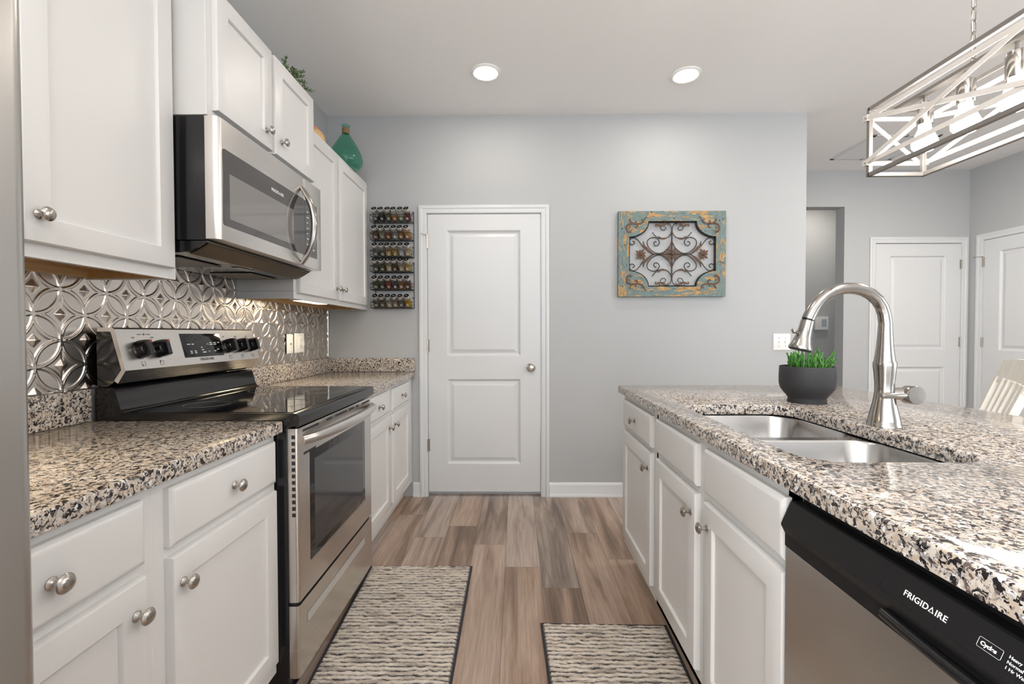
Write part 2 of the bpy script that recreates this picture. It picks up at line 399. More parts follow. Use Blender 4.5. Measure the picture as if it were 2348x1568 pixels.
# pantry door opening in the back wall: X -.648 .. .180, up to 2.075
DX0, DX1, DZ = -.648, .180, 2.073
mb = MB(); mb.box(WX, DX0-.012, BY, BY+.12, 0, CZ); mb.box(DX1+.012, 2.097, BY, BY+.12, 0, CZ); mb.box(DX0-.012, DX1+.012, BY, BY+.12, DZ+.012, CZ)
mb.box(1.98, 2.097, BY+.12, 4.45, 0, CZ)
struct('wall_back', mb, M_wall)
FY, RX = 4.45, 4.42
mb = MB(); mb.box(2.097, 2.35, FY, FY+.12, 0, CZ); mb.box(2.35, 3.21, FY, FY+.12, 2.43, CZ)
mb.box(3.21, 3.50, FY, FY+.12, 0, CZ); mb.box(3.50, 4.36, FY, FY+.12, 2.085, CZ); mb.box(4.36, RX, FY, FY+.12, 0, CZ)
struct('wall_far', mb, M_wall)
struct('wall_hall', MB().box(2.2, 4.75, 5.5, 5.6, 0, CZ), M_wall)
mb = MB(); mb.box(2.2, 2.3, 4.57, 5.5, 0, CZ); mb.box(4.65, 4.75, 4.57, 5.5, 0, CZ); struct('wall_hall_end', mb, M_wall)
mb = MB(); mb.box(RX, RX+.12, 4.32, 4.57, 0, CZ); mb.box(RX, RX+.12, 3.47, 4.32, 2.085, CZ); mb.box(RX, RX+.12, 1.5, 3.47, 0, CZ)
mb.box(RX, RX+.12, -3.6, -1.3, 0, CZ); mb.box(RX, RX+.12, -1.3, 1.5, 2.5, CZ); mb.box(RX, RX+.12, -1.3, 1.5, 0, .45);
struct('wall_right', mb, M_wall)
mb = MB(); mb.box(WX, -1.0, -3.62, -3.5, 0, CZ); mb.box(3.6, RX+.12, -3.62, -3.5, 0, CZ); mb.box(-1.0, 3.6, -3.62, -3.5, 2.45, CZ); mb.box(-1.0, 3.6, -3.62, -3.5, 0, .35)
struct('wall_rear', mb, M_wall)
def win(name, ax, c, a0, a1, z0, z1, n):
    mb = MB()
    def bx(p0, p1, q0, q1, d=.03):
        if ax == 'y': mb.box(p0, p1, c-d, c+d, q0, q1)
        else: mb.box(c-d, c+d, p0, p1, q0, q1)
    bx(a0, a1, z0, z0+.06); bx(a0, a1, z1-.06, z1)
    for i in range(n+1):
        u = a0+.03+(a1-a0-.06)*i/n; bx(u-.03, u+.03, z0, z1)
    bx(a0, a1, (z0+z1)/2-.02, (z0+z1)/2+.02)
    return struct(name, mb, M_trim)
win('added_window_1', 'y', -3.56, -1.0, 3.6, .35, 2.45, 3)  # added rear window, unseen, put in for more daylight
win('added_window_3', 'x', WX-.06, -3.1, -.8, .4, 2.5, 2)  # added left window, unseen, opened to light the island side
win('added_window_2', 'x', RX+.06, -1.3, 1.5, .45, 2.5, 2)  # added right window, unseen, put in to brighten the room

# door slab with two moulded panels
def door_slab(O, A, Nn, w, h, t, panels, mb=None):
    mb = mb or MB(); O, A, Nn = Vector(O), Vector(A), Vector(Nn)
    P = lambda x, z, d: O+A*x+Z_*z+Nn*d
    xs = [0, panels[0][0], panels[0][1], w]; zs = [0]
    for p_ in sorted(panels, key=lambda q: q[2]): zs += [p_[2], p_[3]]
    zs.append(h); bm = mb.bm
    for i in range(3):
        for j in range(len(zs)-1):
            if i == 1 and j % 2 == 1:
                x0, x1, z0, z1 = xs[1], xs[2], zs[j], zs[j+1]
                prof = ((0, 0), (.005, -.003), (.012, -.014), (.018, -.016), (.026, -.0145), (.048, -.006))
                ls = [[P(x, z, d) for x, z in ((x0+k, z0+k), (x1-k, z0+k), (x1-k, z1-k), (x0+k, z1-k))] for k, d in prof]
                mb.loops(ls, cap0=False)
            else:
                bm.faces.new([bm.verts.new(P(x, z, 0)) for x, z in ((xs[i], zs[j]), (xs[i+1], zs[j]), (xs[i+1], zs[j+1]), (xs[i], zs[j+1]))])
    bmesh.ops.remove_doubles(bm, verts=bm.verts, dist=1e-5)
    mb.loops([[P(x, z, d) for x, z in ((0, 0), (w, 0), (w, h), (0, h))] for d in (0, -t)], cap0=False)
    bmesh.ops.remove_doubles(bm, verts=bm.verts, dist=1e-5)
    return mb
def casing(mb, O, A, Nn, w, h, cw=.057):
    """mitred profile round a door opening of w x h"""
    O, A, Nn = Vector(O), Vector(A), Vector(Nn)
    prof = ((0, 0), (0, .010), (.006, .013), (.030, .012), (.036, .017), (.048, .019), (cw, .015), (cw, 0))
    ls = []
    for x, z, sx, sz in ((0, 0, -1, 0), (0, h, -1, 1), (w, h, 1, 1), (w, 0, 1, 0)):
        ls.append([O+A*(x+sx*k)+Z_*(z+sz*k)+Nn*d for k, d in prof])
    return mb.loops(ls)
def hinge(mb, c, Nn, A, stop=False):
    c, Nn, A = Vector(c), Vector(Nn), Vector(A)
    for k in range(5):
        z = -.045+.018*k
        mb.lathe([(.0062, z+.0006), (.0062, z+.0174)], c+Nn*.006, (0, 0, 1), 10)
    mb.box(-.012, .012, -.0015, .0015, -.045, .045, mtx=Matrix.Translation(c)@Matrix(((A.x, Nn.x, 0), (A.y, Nn.y, 0), (0, 0, 1))).to_4x4())
    if stop:
        a = c+Nn*.006+Z_*.05
        mb.tube([a, a+Nn*.02-A*.012, a+Nn*.05-A*.03], .003, 8); mb.lathe([(.007, 0), (.007, .008)], a+Nn*.05-A*.03, Nn, 10)
        mb.lathe([(.006, -.006), (.006, .006)], a, (0, 0, 1), 10)

def build_door(nm, O, A, Nn, w, h, hinge_left=True, knobx=None, panels=None):
    O, A, Nn = Vector(O), Vector(A), Vector(Nn)
    d = door_slab(O+Z_*.03, A, Nn, w, h, .035, panels)
    o = struct(nm, d, M_trim, ang=.1)
    for i, z in enumerate((1.83, 1.075, .345)):
        hb = MB(); hx = -.004 if hinge_left else w+.004
        hinge(hb, O+A*hx+Z_*(z+.03), Nn, A if hinge_left else -A, i == 0 and nm != 'door_2')
        part('hinge', hb, M_nickel, o, 'satin nickel hinge')
    if knobx is not None:
        kb = MB(); kc = O+A*knobx+Z_*.945
        kb.lathe([(.032, 0), (.032, .004), (.026, .009), (.012, .014), (.011, .034), (.020, .038), (.026, .048), (.026, .056), (.018, .066), (.001, .069)], kc, Nn, 28)
        part('knob', kb, M_nickel, o, 'satin nickel round knob')
    return o
pan = lambda w, h: [(.138, w-.143, 1.0, h-.115), (.138, w-.143, .205, .83)]
build_door('door_1', (DX0+.003, BY-.003, .005), (1, 0, 0), (0, -1, 0), .819, 2.031, True, .752, pan(.819, 2.031))
build_door('door_2', (3.518, FY-.003, .005), (1, 0, 0), (0, -1, 0), .82, 2.031, False, .06, pan(.82, 2.031))
build_door('door_3', (RX-.003, 4.305, .005), (0, -1, 0), (-1, 0, 0), .82, 2.031, True, .76, pan(.82, 2.031))
def frame(name, O, A, Nn, w, h):
    O, A, Nn = Vector(O), Vector(A), Vector(Nn)
    mb = MB(); casing(mb, O-A*.004, A, Nn, w+.008, h+.004)
    # jamb and stop
    for x0, x1 in ((-.012, -.001), (w+.001, w+.012)):
        mb.loops([[O+A*x+Z_*z+Nn*d for x, z in ((x0, 0), (x1, 0), (x1, h+.012), (x0, h+.012))] for d in (0, -.12)])
    mb.loops([[O+A*x+Z_*z+Nn*d for x, z in ((-.012, h+.001), (w+.012, h+.001), (w+.012, h+.012), (-.012, h+.012))] for d in (0, -.12)])
    mb.loops([[O+A*x+Z_*z+Nn*d for x, z in ((-.001, 0), (w+.001, 0), (w+.001, .03), (-.001, .03))] for d in (-.05, -.12)])
    return struct(name, mb, M_trim)
frame('trim_1', (DX0, BY, 0), (1, 0, 0), (0, -1, 0), DX1-DX0-.003, DZ-.003)
frame('trim_2', (3.515, FY, 0), (1, 0, 0), (0, -1, 0), .826, 2.07)
frame('trim_3', (RX, 4.308, 0), (0, -1, 0), (-1, 0, 0), .826, 2.07)
def baseboard(name, a, b, Nn):
    a, b, Nn = Vector(a), Vector(b), Vector(Nn)
    prof = ((0, 0), (.020, 0), (.020, .012), (.015, .020), (.013, .024), (.013, .083), (.010, .092), (.004, .102), (0, .104))
    mb = MB(); mb.loops([[q+Nn*d+Z_*z for d, z in prof] for q in (a, b)]); return struct(name, mb, M_trim)
baseboard('baseboard_back_right', (DX1+.06, BY, 0), (2.097, BY, 0), (0, -1, 0))
baseboard('baseboard_back_left', (-.76, BY, 0), (DX0-.06, BY, 0), (0, -1, 0))
baseboard('baseboard_far', (3.21, FY, 0), (3.45, FY, 0), (0, -1, 0))
baseboard('baseboard_right', (RX, 1.5, 0), (RX, 3.42, 0), (-1, 0, 0))
baseboard('baseboard_hall', (2.3, 5.5, 0), (4.65, 5.5, 0), (0, -1, 0))

# ------------------------------------------------------------------ cabinets
kb = MB(); kb.lathe([(.0105, 0), (.0105, .002), (.008, .004), (.0052, .007), (.0048, .016), (.007, .0185), (.0135, .0205), (.0162, .0225), (.0162, .0245), (.013, .0285), (.007, .0312), (.0005, .0322)], (0, 0, 0), (1, 0, 0), 24)
KNOB = kb.mesh('knob', M_nickel)
SHAKER = ((0, -.0195), (0, -.006), (.003, -.0012), (.0065, 0), (.058, 0), (.0605, -.0025), (.062, -.009))
SLAB = ((0, -.0195), (0, -.008), (.004, -.0035), (.010, -.0005), (.014, 0))
def front(kind, parent, face, sgn, y0, y1, z0, z1, knob=None):
    """a door or drawer front on the plane X=face looking along sgn*X"""
    A = Y_*sgn; O = Vector((face, y0 if sgn > 0 else y1, z0)); Nn = X_*sgn
    mb = MB().rings(O, A, Z_, Nn, y1-y0, z1-z0, SHAKER if kind == 'door' else SLAB)
    o = part('door' if kind == 'door' else 'drawer', mb, M_cab, parent)
    if knob: inst('knob', KNOB, o, (face, knob[0], knob[1]), None if sgn > 0 else (0, 0, PI)).__setitem__('label', 'satin nickel mushroom knob')
    return o
D1, D2, D3, D4 = .8625, .7318, .708, .163
def base_cab(name, label, group, xf, xb, y0, y1, sgn, drawers, doors, toe=.115, drawer_knobs=True, zt=.884, ep=None):
    """xf = face-frame plane, xb = back"""
    t = thing(name, ((xf+xb)/2, (y0+y1)/2, 0), label, 'cabinet', group)
    mb = MB()
    if drawer_knobs: mb.box(min(xf, xb), max(xf, xb), y0, y1, toe, zt, .0012, 1)
    else:  # sink base: an open-topped box
        for a in ((min(xf, xb), min(xf, xb)+.019, y0, y1, toe, zt), (max(xf, xb)-.012, max(xf, xb), y0, y1, toe, zt), (min(xf, xb), max(xf, xb), y0, y0+.016, toe, zt), (min(xf, xb), max(xf, xb), y1-.016, y1, toe, zt), (min(xf, xb), max(xf, xb), y0, y1, toe, toe+.016)): mb.box(*a)
    part('carcass', mb, M_cab, t)
    k = MB(); a, b = (xf-.065*sgn, xb); k.box(min(a, b), max(a, b), y0+.001, y1-.001, 0, toe)
    part('toe_kick', k, M_cab, t)
    face = xf+.0198*sgn
    for (a, b) in drawers: front('drawer', t, face, sgn, a, b, D2, D1, ((a+b)/2, (D1+D2)/2) if drawer_knobs else None)
    for (a, b, ks) in doors: front('door', t, face, sgn, a, b, D4, D3, ((a+.029) if ks < 0 else (b-.029), D3-.066))
    return t
GB = 'white shaker base cabinets along the left wall'
base_cab('base_cabinet', 'narrow white base cabinet nearest the fridge, its door knob on the right', GB, -.769, WX+.004, .485, .931, 1, [(.520, .898)], [(.520, .898, 1)])
base_cab('base_cabinet', 'white base cabinet against the near side of the range, door knob on its left', GB, -.769, WX+.004, .931, 1.412, 1, [(.965, 1.394)], [(.965, 1.394, -1)])
base_cab('base_cabinet', 'double-door white base cabinet between range and back wall', GB, -.769, WX+.004, 2.182, 3.282, 1, [(2.215, 2.662), (2.722, 3.142)], [(2.215, 2.662, 1), (2.722, 3.142, -1)])

def wall_cab(name, label, xf, y0, y1, z0, z1, doors, dz0, dz1, knobz, group):
    t = thing(name, ((xf+WX)/2, (y0+y1)/2, z0), label, 'cabinet', group)
    mb = MB(); rec = .035
    # open-bottomed box: side skirts, face frame and recessed raw bottom
    mb.box(WX, xf, y0, y1, z0+rec, z1, .001, 1)
    mb.box(xf-.019, xf, y0, y1, z0, z0+rec+.002); mb.box(WX, xf-.019, y0, y0+.014, z0, z0+rec+.002); mb.box(WX, xf-.019, y1-.014, y1, z0, z0+rec+.002)
    part('carcass', mb, M_cab, t)
    b = MB(); b.box(WX+.002, xf-.0195, y0+.0145, y1-.0145, z0+rec-.006, z0+rec-.0005)
    b.box(WX+.002, WX+.02, y0+.0145, y1-.0145, z0+.004, z0+rec-.006)
    b.box(xf-.0245, xf-.0195, y0+.0145, y1-.0145, z0+.003, z0+rec-.006)
    b.box(WX+.02, xf-.025, y1-.0195, y1-.0145, z0+.003, z0+rec-.006)
    for sy, yy in ((1, y0+.0145), (-1, y1-.0195)):
        b.prism([(0, 0), (.05, 0), (0, .05*sy)], (xf-.0245, yy, z0+rec-.006), (-1, 0, 0), (0, 1, 0), (0, 0, -1), 0, .012)
    part('underside', b, M_ply, t, 'bare wood underside')
    face = xf+.0198
    for (a, bb, ks) in doors: front('door', t, face, 1, a, bb, dz0, dz1, ((a+.029) if ks < 0 else (bb-.029), knobz))
    return t
GW = 'white shaker wall cabinets'
UF = -1.0886
wall_cab('wall_cabinet', 'white wall cabinet behind the fridge edge', UF, .485, .944, 1.3715, 2.292, [(.515, .905, 1)], 1.4035, 2.262, 1.467, GW)
wall_cab('wall_cabinet', 'large white wall cabinet nearest the camera, left of the microwave', UF, .944, 1.431, 1.3715, 2.292, [(.972, 1.408, -1)], 1.4035, 2.262, 1.467, GW)
wall_cab('wall_cabinet', 'tall double-door wall cabinet at the back corner beyond the microwave', UF, 2.192, 3.283, 1.3715, 2.292, [(2.222, 2.706, 1), (2.736, 3.240, -1)], 1.4, 2.262, 1.467, GW)
t = thing('wall_cabinet', (-1.17, 1.81, 1.9), 'short deeper white cabinet above the microwave', 'cabinet', GW)
part('carcass', MB().box(WX, -.985, 1.435, 2.188, 1.897, 2.326, .001, 1), M_cab, t)
for a, b, ks in ((1.462, 1.793, 1), (1.815, 2.160, -1)):
    front('door', t, -.965, 1, a, b, 1.922, 2.316, (1.745 if ks > 0 else 1.858, 1.985))

# ------------------------------------------------------------------ countertops
CT, CB = .922, .885
def slab_poly(mb, poly, z0, z1, bev=.006):
    """extruded polygon with an eased top edge"""
    n = len(poly); c = []
    def inset(k):
        out = []
        for i in range(n):
            p0, p1, p2 = Vector(poly[i-1]), Vector(poly[i]), Vector(poly[(i+1) % n])
            e1, e2 = (p1-p0).normalized(), (p2-p1).normalized(); n1, n2 = Vector((-e1.y, e1.x)), Vector((-e2.y, e2.x))
            bis = (n1+n2); bis = bis/max(bis.length_squared, 1e-6)*2
            out.append(p1+bis*k)
        return out
    ls = [[Vector((p.x, p.y, z0)) for p in inset(.001)], [Vector((p.x, p.y, z0+.002)) for p in inset(0)],
          [Vector((p.x, p.y, z1-bev)) for p in inset(0)], [Vector((p.x, p.y, z1-bev*.3)) for p in inset(bev*.3)], [Vector((p.x, p.y, z1)) for p in inset(bev)]]
    return mb.loops(ls)
CE = -.743
t = thing('countertop', (-1.05, .95, CB), 'speckled granite countertop between fridge and range', 'countertop', 'granite countertops')
mb = MB(); slab_poly(mb, [(WX+.002, .482), (CE, .482), (CE, 1.416), (WX+.002, 1.416)], CB, CT); part('worktop', mb, M_granite, t)
mb = MB(); mb.box(WX+.002, WX+.024, .482, 1.413, CT+.0005, 1.024, .002, 2); part('upstand', mb, M_granite, t)
t = thing('countertop', (-1.05, 2.73, CB), 'speckled granite countertop in the back corner beyond the range', 'countertop', 'granite countertops')
mb = MB(); slab_poly(mb, [(WX+.002, 2.178), (CE+.004, 2.178), (CE+.004, 3.288), (WX+.002, 3.288)], CB, CT); part('worktop', mb, M_granite, t)
mb = MB(); mb.box(WX+.002, WX+.024, 2.182, 3.288, CT+.0005, 1.024, .002, 2); part('upstand', mb, M_granite, t)
mb = MB(); mb.box(WX+.0245, -.742, 3.267, 3.288, CT+.0005, 1.022, .002, 2); part('upstand', mb, M_granite, t)

# ------------------------------------------------------------------ pressed tin backsplash
def tin_panel():
    Y0, Y1, Z0, Z1, st = .60, 3.245, 1.0245, 1.46, .0021
    ys = np.arange(Y0, Y1+st/2, st); zs = np.arange(Z0, Z1+st/2, st)
    YY, ZZ = np.meshgrid(ys, zs, indexing='ij'); a = .07645; oy, oz = 1.337, 1.3335
    u, v_ = (YY-oy)/a, (ZZ-oz)/a
    h = np.zeros_like(u)
    for di in range(-2, 3):
        for dj in range(-2, 3):
            i = np.floor(u)+di; j = np.floor(v_)+dj
            odd = (np.mod(i+j, 2) == 1)
            d = np.sqrt((u-i)**2+(v_-j)**2)
            for rc, wd, hh in ((.965, .030, .0030), (1.035, .030, .0030)):
                g = hh*np.exp(-((d-rc)/wd)**2); h = np.maximum(h, np.where(odd, g, 0))
            pyr = np.clip(1-(np.abs(u-i)+np.abs(v_-j))/.27, 0, 1)*.0075
            h = np.maximum(h, np.where(odd, pyr, 0))
    for sy in (.870, 1.337, 1.803, 2.270, 2.737, 3.204):
        h -= .0012*np.exp(-((YY-sy-.004)/.002)**2)
    co = np.stack([WX+.006+h, YY, ZZ], -1).reshape(-1, 3)
    ny, nz_ = len(ys), len(zs)
    idx = (np.arange(ny-1)[:, None]*nz_+np.arange(nz_-1)[None, :]).ravel()
    f = np.stack([idx, idx+nz_, idx+nz_+1, idx+1], -1)
    me = bpy.data.meshes.new('tin_panel')
    me.vertices.add(len(co)); me.vertices.foreach_set('co', co.ravel().astype(np.float32))
    me.loops.add(f.size); me.loops.foreach_set('vertex_index', f.ravel().astype(np.int32))
    me.polygons.add(len(f)); me.polygons.foreach_set('loop_start', (np.arange(len(f))*4).astype(np.int32))
    me.update(calc_edges=True); me.polygons.foreach_set('use_smooth', np.ones(len(f), dtype=bool)); me.materials.append(M_tin)
    return me
t = thing('backsplash', (WX, 2, 1.2), 'pressed metal backsplash with interlocking ring pattern', 'backsplash')
me = tin_panel(); me.transform(Matrix.Translation(-ORG[t])); o = bpy.data.objects.new('tin_panel', me); C.objects.link(o); o.parent = t; ORG[o] = ORG[t]
mb = MB(); mb.box(WX+.0005, WX+.012, 3.245, 3.262, 1.0245, 1.371, .002, 1); part('edge_trim', mb, M_tin, t, 'plain metal edge strip')

# ------------------------------------------------------------------ outlets and switches
def plate(mb, O, A, Nn, w, h):
    mb.rings(Vector(O)-Vector(A)*w/2-Z_*h/2, A, Z_, Nn, w, h, ((0, 0), (0, .003), (.004, .006), (.006, .0065)))
t = thing('outlet', (WX+.012, 2.686, 1.14), 'narrow white jack plate on the metal backsplash', 'outlet')
mb = MB(); plate(mb, (WX+.013, 2.686, 1.138), Y_, X_, .074, .117); part('plate', mb, M_white, t)
mb = MB(); mb.lathe([(.005, 0), (.005, .004), (.003, .005)], (WX+.0195, 2.686, 1.138), X_, 12); part('jack', mb, M_inkg, t)
t = thing('outlet', (WX+.012, 2.8, 1.14), 'wide white plate with safety outlet on the metal backsplash', 'outlet')
mb = MB(); plate(mb, (WX+.013, 2.801, 1.141), Y_, X_, .122, .122); part('plate', mb, M_white, t)
mb = MB(); mb.rings((WX+.0195, 2.785, 1.108), Y_, Z_, X_, .034, .067, ((0, 0), (0, .003), (.002, .004))); part('socket', mb, M_white, t)
mb = MB()
for z in (1.123, 1.158):
    for y in (2.796, 2.808): mb = MB(); mb.box(WX+.0225, WX+.0242, y-.001, y+.001, z-.004, z+.004); part('slot', mb, M_inkg, t)
    mb = MB(); mb.lathe([(.0018, 0), (.0018, .0014)], (WX+.0225, 2.802, z-.009), X_, 8); part('slot', mb, M_inkg, t)
mb = MB(); mb.box(WX+.0195, WX+.026, 2.842, 2.850, 1.120, 1.150, .002, 2); part('toggle', mb, M_white, t)
t = thing('light_switch', (1.929, BY, 1.133), 'white double toggle switch on the back wall behind the faucet', 'switch')
mb = MB(); plate(mb, (1.929, BY-.0005, 1.133), X_, (0, -1, 0), .122, .120); part('plate', mb, M_white, t)
for x in (1.906, 1.952):
    mb = MB(); mb.box(x-.005, x+.005, BY-.0085, BY-.0066, 1.121, 1.145); mb.box(x-.004, x+.004, BY-.018, BY-.0085, 1.129, 1.143, .0015, 2); part('toggle', mb, M_white, t)
for x in (1.906, 1.952):
    for z in (1.103, 1.163): mb = MB(); mb.lathe([(.003, 0), (.003, .0012)], (x, BY-.007, z), (0, -1, 0), 8); part('screw', mb, M_inkg, t)
t = thing('thermostat', (3.69, 5.485, 1.3), 'white thermostat with a small screen in the hall', 'thermostat')
mb = MB(); mb.box(3.61, 3.765, 5.465, 5.4995, 1.235, 1.395, .006, 3); part('housing', mb, M_white, t)
mb = MB(); mb.box(3.682, 3.742, 5.463, 5.4655, 1.275, 1.365, .001, 1); part('screen', mb, simple('lcd_grey', (.42, .47, .50), .2), t)

# ------------------------------------------------------------------ range
RY0, RY1 = 1.424, 2.166
RF = -.702
t = thing('range', (-1.02, 1.795, 0), 'stainless and black electric range with glass cooktop', 'oven')
mb = MB(); mb.box(-1.345, -.735, RY0, RY1, .03, .912, .003, 2)
for y in (1.45, 1.50): mb.tube([(-.752, y, .05), (-.752, y, .90)], .0, 4) if False else None
part('body', mb, M_black, t)
for x in (-1.3, -.80):
    for y in (RY0+.05, RY1-.05): mb = MB(); mb.lathe([(.016, 0), (.016, .03)], (x, y, 0), (0, 0, 1), 12); part('foot', mb, M_blackm, t)
# cooktop: frame with rounded front and a flush glass
mb = MB()
prof = [(-1.262, .912), (-.715, .905), (-.700, .899), (-.694, .905), (-.691, .930), (-.696, .940), (-.706, .9445), (-.72, .9448), (-1.262, .9448)]
ls = [[Vector((x, y, z)) for x, z in prof] for y in (RY0-.004, RY1+.004)]
mb.loops(ls); part('cooktop', mb, M_black, t)
mb = MB(); mb.box(-1.255, -.722, RY0+.012, RY1-.012, .9445, .9462, .0006, 1); o = part('cooktop_glass', mb, M_glassb, t)
M_burn = simple('burner_print', (.10, .10, .10), .4)
for (x, y, r_) in ((-1.11, 1.60, .072), (-1.11, 1.99, .075), (-.86, 1.62, .10), (-.86, 1.98, .105), (-.86, 1.98, .07)):
    mb = MB(); mb.tube([(x+r_*math.cos(q*PI/32), y+r_*math.sin(q*PI/32), .9463) for q in range(64)], .0006, 5, closed=True); part('burner_ring', mb, M_burn, t, 'faint printed burner ring')
# black riser behind the glass, flowing into the cooktop
mb = MB(); prof = [(-1.25, .9455), (-1.259, .950), (-1.266, .960), (-1.270, .975), (-1.284, 1.022), (-1.290, 1.026), (-1.345, 1.026), (-1.345, .91), (-1.25, .91)]
mb.loops([[Vector((x, y, z)) for x, z in prof] for y in (RY0-.003, RY1+.003)]); part('riser', mb, M_black, t, ang=.9)
# control backguard
mb = MB(); prof = [(-1.345, 1.03), (-1.345, 1.2062), (-1.2972, 1.2062), (-1.2608, 1.084), (-1.285, 1.0488), (-1.31, 1.03)]
mb.loops([[Vector((x, y, z)) for x, z in prof] for y in (RY0+.004, RY1-.004)]); part('backguard_core', mb, M_black, t)
mb = MB(); outer = [(-1.336, 1.2195), (-1.289, 1.2195), (-1.281, 1.214), (-1.2465, 1.081), (-1.272, 1.040), (-1.2845, 1.049), (-1.2605, 1.084), (-1.2925, 1.2035), (-1.297, 1.2065), (-1.336, 1.2065)]
mb.loops([[Vector((x, y, z)) for x, z in outer] for y in (RY0-.003, RY1+.003)])
bg_ = part('control_panel', mb, M_steel, t, 'slanted stainless control panel')
a3 = Vector((-1.281, 0, 1.214)); b3 = Vector((-1.2465, 0, 1.081)); PU = (a3-b3).normalized(); PN = Vector((PU.z, 0, -PU.x))
def pp(y, s, d=0):  # point on slanted panel, s metres up from knee
    return b3+PU*s+PN*d+Y_*y
mb = MB(); mb.rings(pp(1.690, .028), Y_, PU, PN, .226, .094, ((0, 0), (0, .0008), (.001, .0012))); disp = part('display', mb, M_glassb, t, 'black touch display')
mb = MB()
for y, s_, w_ in ((1.715, .078, .017), (1.74, .078, .012), (1.842, .082, .016), (1.866, .082, .016), (1.724, .05, .011), (1.747, .05, .011), (1.724, .043, .011), (1.747, .043, .011), (1.787, .064, .009), (1.789, .054, .012), (1.791, .044, .02), (1.860, .047, .013), (1.88, .053, .013), (1.842, .075, .016), (1.866, .075, .016), (1.892, .082, .012)):
    mb.rings(pp(y, s_, .0012), Y_, PU, PN, w_, .0035, ((0, 0), (0, .0002)))
for y, s_, k in ((1.83, .078, 1), (1.83, .048, -1)):
    mb.tube([pp(y-.006, s_-.003*k, .0014), pp(y, s_+.003*k, .0014), pp(y+.006, s_-.003*k, .0014)], .0007, 4)
part('print', mb, M_ink, disp, 'tiny white key legends')
mb = MB(); textmb(mb, '12:04', .016, pp(1.772, .086, .0012), Y_, PU, PN); part('clock_digits', mb, simple('dim_digit', (.06, .06, .062), .3), disp)
mb = MB(); wd = 0; y = 1.767
def frig(mb, O, A, B, Nn, size):
    w1 = textmb(mb, 'FRIGID', size, O, A, B, Nn, off=size*.012, sp=1.08)
    c0 = w1+size*.08; k = size*.70; O = Vector(O); A = Vector(A); B = Vector(B); Nn = Vector(Nn)
    tri = [(c0, 0), (c0+k, 0), (c0+k/2, k*1.03)]; st = size*.1
    pts = [O+A*x+B*(z+st*.2)+Nn*.0003 for x, z in tri]
    q = k/2; cen = Vector((c0+q, k*.36)); s2 = .56
    inner = [O+A*(cen.x+(x-cen.x)*s2)+B*(cen.y+(z-cen.y)*s2-size*.02)+Nn*.0003 for x, z in tri]
    bm = mb.bm; va = [bm.verts.new(p_) for p_ in pts]; vb = [bm.verts.new(p_) for p_ in inner]
    for i in range(3): bm.faces.new((va[i], va[(i+1) % 3], vb[(i+1) % 3], vb[i]))
    return c0+k+size*.09+textmb(mb, 'IRE', size, O+A*(c0+k+size*.09), A, B, Nn, off=size*.012, sp=1.08)
frig(mb, pp(1.767, .013, .0003), Y_, PU, PN, .0148)
part('logo', mb, M_inkg, bg_, 'small grey FRIGIDAIRE lettering')
for y, dx, dz in ((1.497, -1, -1), (1.575, -1, 1), (1.957, -1, 1), (2.04, 1, 1), (2.12, 1, -1)):
    c0 = pp(y, .018, .0004); mb = MB()
    mb.tube([c0+Y_*a*.0075+PU*b*.0075 for a, b in ((-1, -1), (1, -1), (1, 1), (-1, 1))], .0006, 4, closed=True)
    mb.lathe([(.0026, 0), (.0026, .0006)], c0+Y_*dx*.0045+PU*dz*.0045, PN, 10)
    part('burner_symbol', mb, M_inkg, bg_, 'small grey burner symbol')
mb = MB()
for y in (1.50, 1.537): mb.rings(pp(y, .118, .0003), Y_, PU, PN, .018, .0028, ((0, 0), (0, .0003)))
for y in (1.497, 1.575, 1.957, 2.04, 2.12):
    tb = MB(); textmb(tb, 'OFF', .0075, pp(y-.022, .106, .0003), Y_, PU, PN); part('dial_lettering', tb, M_inkg, bg_, 'tiny grey dial lettering')
mb.lathe([(.004, 0), (.004, .0005)], pp(1.528, .120, .0003), PN, 10)
part('hot_surface_mark', mb, M_inkg, bg_)
for y in (1.497, 1.575, 1.957, 2.04, 2.12):
    c0 = pp(y, .066, .0005)
    mb = MB(); mb.lathe([(.030, 0), (.030, .003), (.026, .006), (.0245, .024), (.022, .027)], c0, PN, 28)
    mb.loops([[c0+PN*d+Y_*yy+PU*uu for yy, uu in ((-w_, -h_), (w_, -h_), (w_, h_), (-w_, h_))] for d, w_, h_ in ((.006, .0125, .0295), (.026, .0105, .0285), (.039, .0085, .026), (.0405, .0065, .024))])
    k = part('control_knob', mb, M_black, t, 'glossy black burner knob')
    mb = MB(); mb.loops([[c0+PN*d+Y_*yy+PU*uu for yy, uu in ((-.0018, .017), (.0018, .017), (.0018, .0255), (-.0018, .0255))] for d in (.0385, .0412)]); part('pointer', mb, M_red, k, 'red pointer mark')
